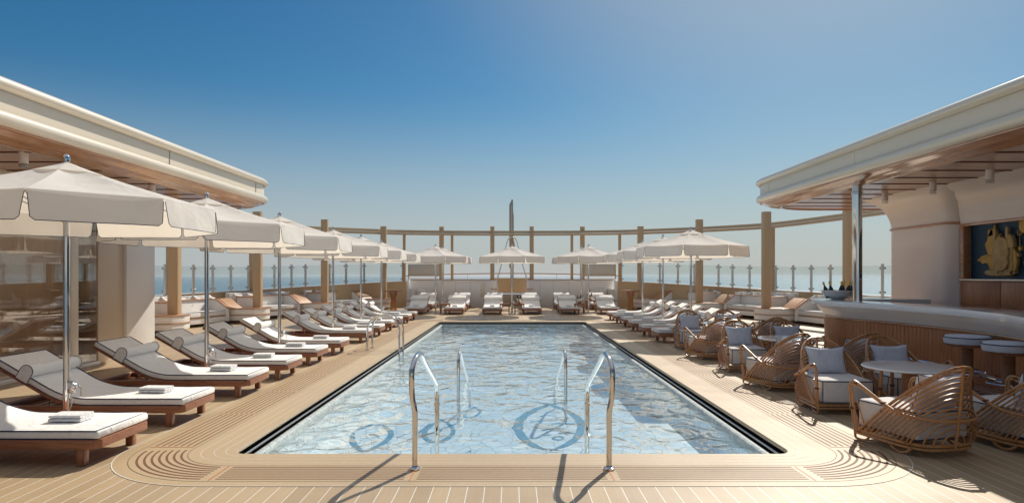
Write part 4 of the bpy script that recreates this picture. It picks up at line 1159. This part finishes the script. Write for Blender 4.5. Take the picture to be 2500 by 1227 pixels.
    for u,v in ed:
        px = .28*u*(1-.22*(1-v*v)*abs(u)**3*.9); pz = .20*v*(1-.22*(1-u*u)*abs(v)**3*.9); P.append(rot@Vector((px,0,pz))+Vector((0,.25,.565)))
    m.tube(P,.004,5,True); m.build('piping','navy',c)
    return t
ch = make_chair(); ch.scale = (.92,.90,.96); cuse = [True]
def place_chair(x,y,az,label):
    rz = R(180-az)   # local front is -Y; az is the heading it faces, clockwise from +Y
    if cuse[0]: cuse[0]=False; ch.location=(x,y,0); ch.rotation_euler=(0,0,rz); ch['label']=label
    else: dup(ch,(x,y,0),rz,label)
TN = ['nearest','middle','farthest']
for i, (tx, ty) in enumerate(((4.37,7.16),(4.42,10.4),(4.47,13.75))):
    t = thing('low_table',f'round white-topped table with roped pedestal, {TN[i]} of three among the rattan armchairs','table',(tx,ty,0),0,'round white tables')
    m = MB(); m.lathe([(.30,.575),(.46,.58),(.492,.59),(.495,.60),(.485,.608),(.30,.61)],n=48); m.build('tabletop','marble',t)
    m = MB(); prof_=[(.095+.005*(k%2),.02+.55*k/59) for k in range(60)]; m.lathe(prof_,n=22); m.build('pedestal','rope',t)
    m = MB(); m.lathe([(.26,0),(.27,.012),(.10,.03)],n=32); m.build('base','teak',t)
    place_chair(tx-.60,ty-1.02,-15,f'rattan armchair seen from behind at the {TN[i]} table, on the pool side')
    place_chair(tx+.42,ty-.93,-13,f'rattan armchair seen from behind at the {TN[i]} table, on the bar side')
    place_chair(tx-.50,ty+.72,183,f'rattan armchair facing the camera at the {TN[i]} table, on the pool side')
    place_chair(tx+.45,ty+.95,178,f'rattan armchair facing the camera at the {TN[i]} table, on the bar side')

# ------------------------------------------------------------------ camera, light, sky
m, nt_h, b_h = nmat('sea_haze'); nt_h.nodes.remove(b_h)
pv = N(nt_h, 'ShaderNodeVolumePrincipled'); pv.inputs['Color'].default_value = (.86,.90,.94,1); pv.inputs['Density'].default_value = 1.3e-4; pv.inputs['Anisotropy'].default_value = .2
L(nt_h, pv.outputs[0], nt_h.nodes['Material Output'].inputs['Volume']); M['haze'] = m
hz_ = MB(); hz_.box(-41000,41000,-41000,41000,-23,8); ho = hz_.build('haze','haze',smooth=False); tag(ho, 'thin pale sea haze lying over the water to the horizon', kind='stuff')
AZ, EL = 27., 41.5
sd = Vector((math.sin(R(AZ))*math.cos(R(EL)), math.cos(R(AZ))*math.cos(R(EL)), math.sin(R(EL))))
sl = bpy.data.lights.new('sun','SUN'); sl.energy = 4.9; sl.angle = R(.5); sl.color = (1,.93,.82)
so_ = bpy.data.objects.new('sun', sl); C.objects.link(so_); so_.rotation_euler = sd.to_track_quat('Z','Y').to_euler(); so_.location = (20,30,40)
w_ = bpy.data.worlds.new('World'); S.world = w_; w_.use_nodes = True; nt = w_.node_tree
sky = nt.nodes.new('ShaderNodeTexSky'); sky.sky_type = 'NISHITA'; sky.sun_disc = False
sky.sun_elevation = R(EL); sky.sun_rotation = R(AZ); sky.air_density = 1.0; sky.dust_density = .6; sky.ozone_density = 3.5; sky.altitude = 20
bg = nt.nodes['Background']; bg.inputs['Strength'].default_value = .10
tcw = N(nt, 'ShaderNodeTexCoord'); sx = N(nt, 'ShaderNodeSeparateXYZ'); L(nt, tcw.outputs['Generated'], sx.inputs[0])
hr = N(nt, 'ShaderNodeMapRange', i_1=.0, i_2=.28, i_3=.85, i_4=0.); hr.interpolation_type = 'SMOOTHSTEP'; L(nt, sx.outputs[2], hr.inputs[0])
hs = N(nt, 'ShaderNodeHueSaturation', i_Saturation=1.35, i_Value=.86); L(nt, sky.outputs[0], hs.inputs['Color'])
tint = mixc(nt, 1., hs.outputs[0], (.63, .83, .78), 'MULTIPLY')
hz = mixc(nt, hr.outputs[0], tint, (4.75, 4.9, 5.15))
zr = N(nt, 'ShaderNodeMapRange', i_1=.42, i_2=.80, i_3=0., i_4=.45); zr.interpolation_type = 'SMOOTHSTEP'; L(nt, sx.outputs[2], zr.inputs[0])  # overhead sky above the view, whitened as added fill light for the shade
dt = N(nt, 'ShaderNodeVectorMath', operation='DOT_PRODUCT'); L(nt, tcw.outputs['Generated'], dt.inputs[0]); dt.inputs[1].default_value = sd
au = N(nt, 'ShaderNodeMapRange', i_1=.80, i_2=1.0, i_3=0., i_4=.34); au.interpolation_type = 'SMOOTHSTEP'; L(nt, dt.outputs['Value'], au.inputs[0])
glow = mixc(nt, au.outputs[0], hz, (6.0, 5.4, 4.6))
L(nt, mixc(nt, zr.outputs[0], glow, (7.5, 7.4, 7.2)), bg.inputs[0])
cam = bpy.data.cameras.new('camera'); co = bpy.data.objects.new('camera', cam); C.objects.link(co)
cam.sensor_width = 36; cam.lens = 36*F/2500; cam.shift_y = (HY-613.5)/2500; cam.clip_end = 100000; cam.clip_start = .05
co.location = (0,0,EYE); co.rotation_euler = (PI/2,0,0); S.camera = co
S.view_settings.view_transform = 'Standard'; S.view_settings.look = 'None'; S.view_settings.exposure = 0; S.view_settings.gamma = 1
S.render.engine = 'CYCLES'; S.cycles.max_bounces = 8; S.cycles.transparent_max_bounces = 16; S.cycles.glossy_bounces = 5
S.render.resolution_x = 1024; S.render.resolution_y = 502
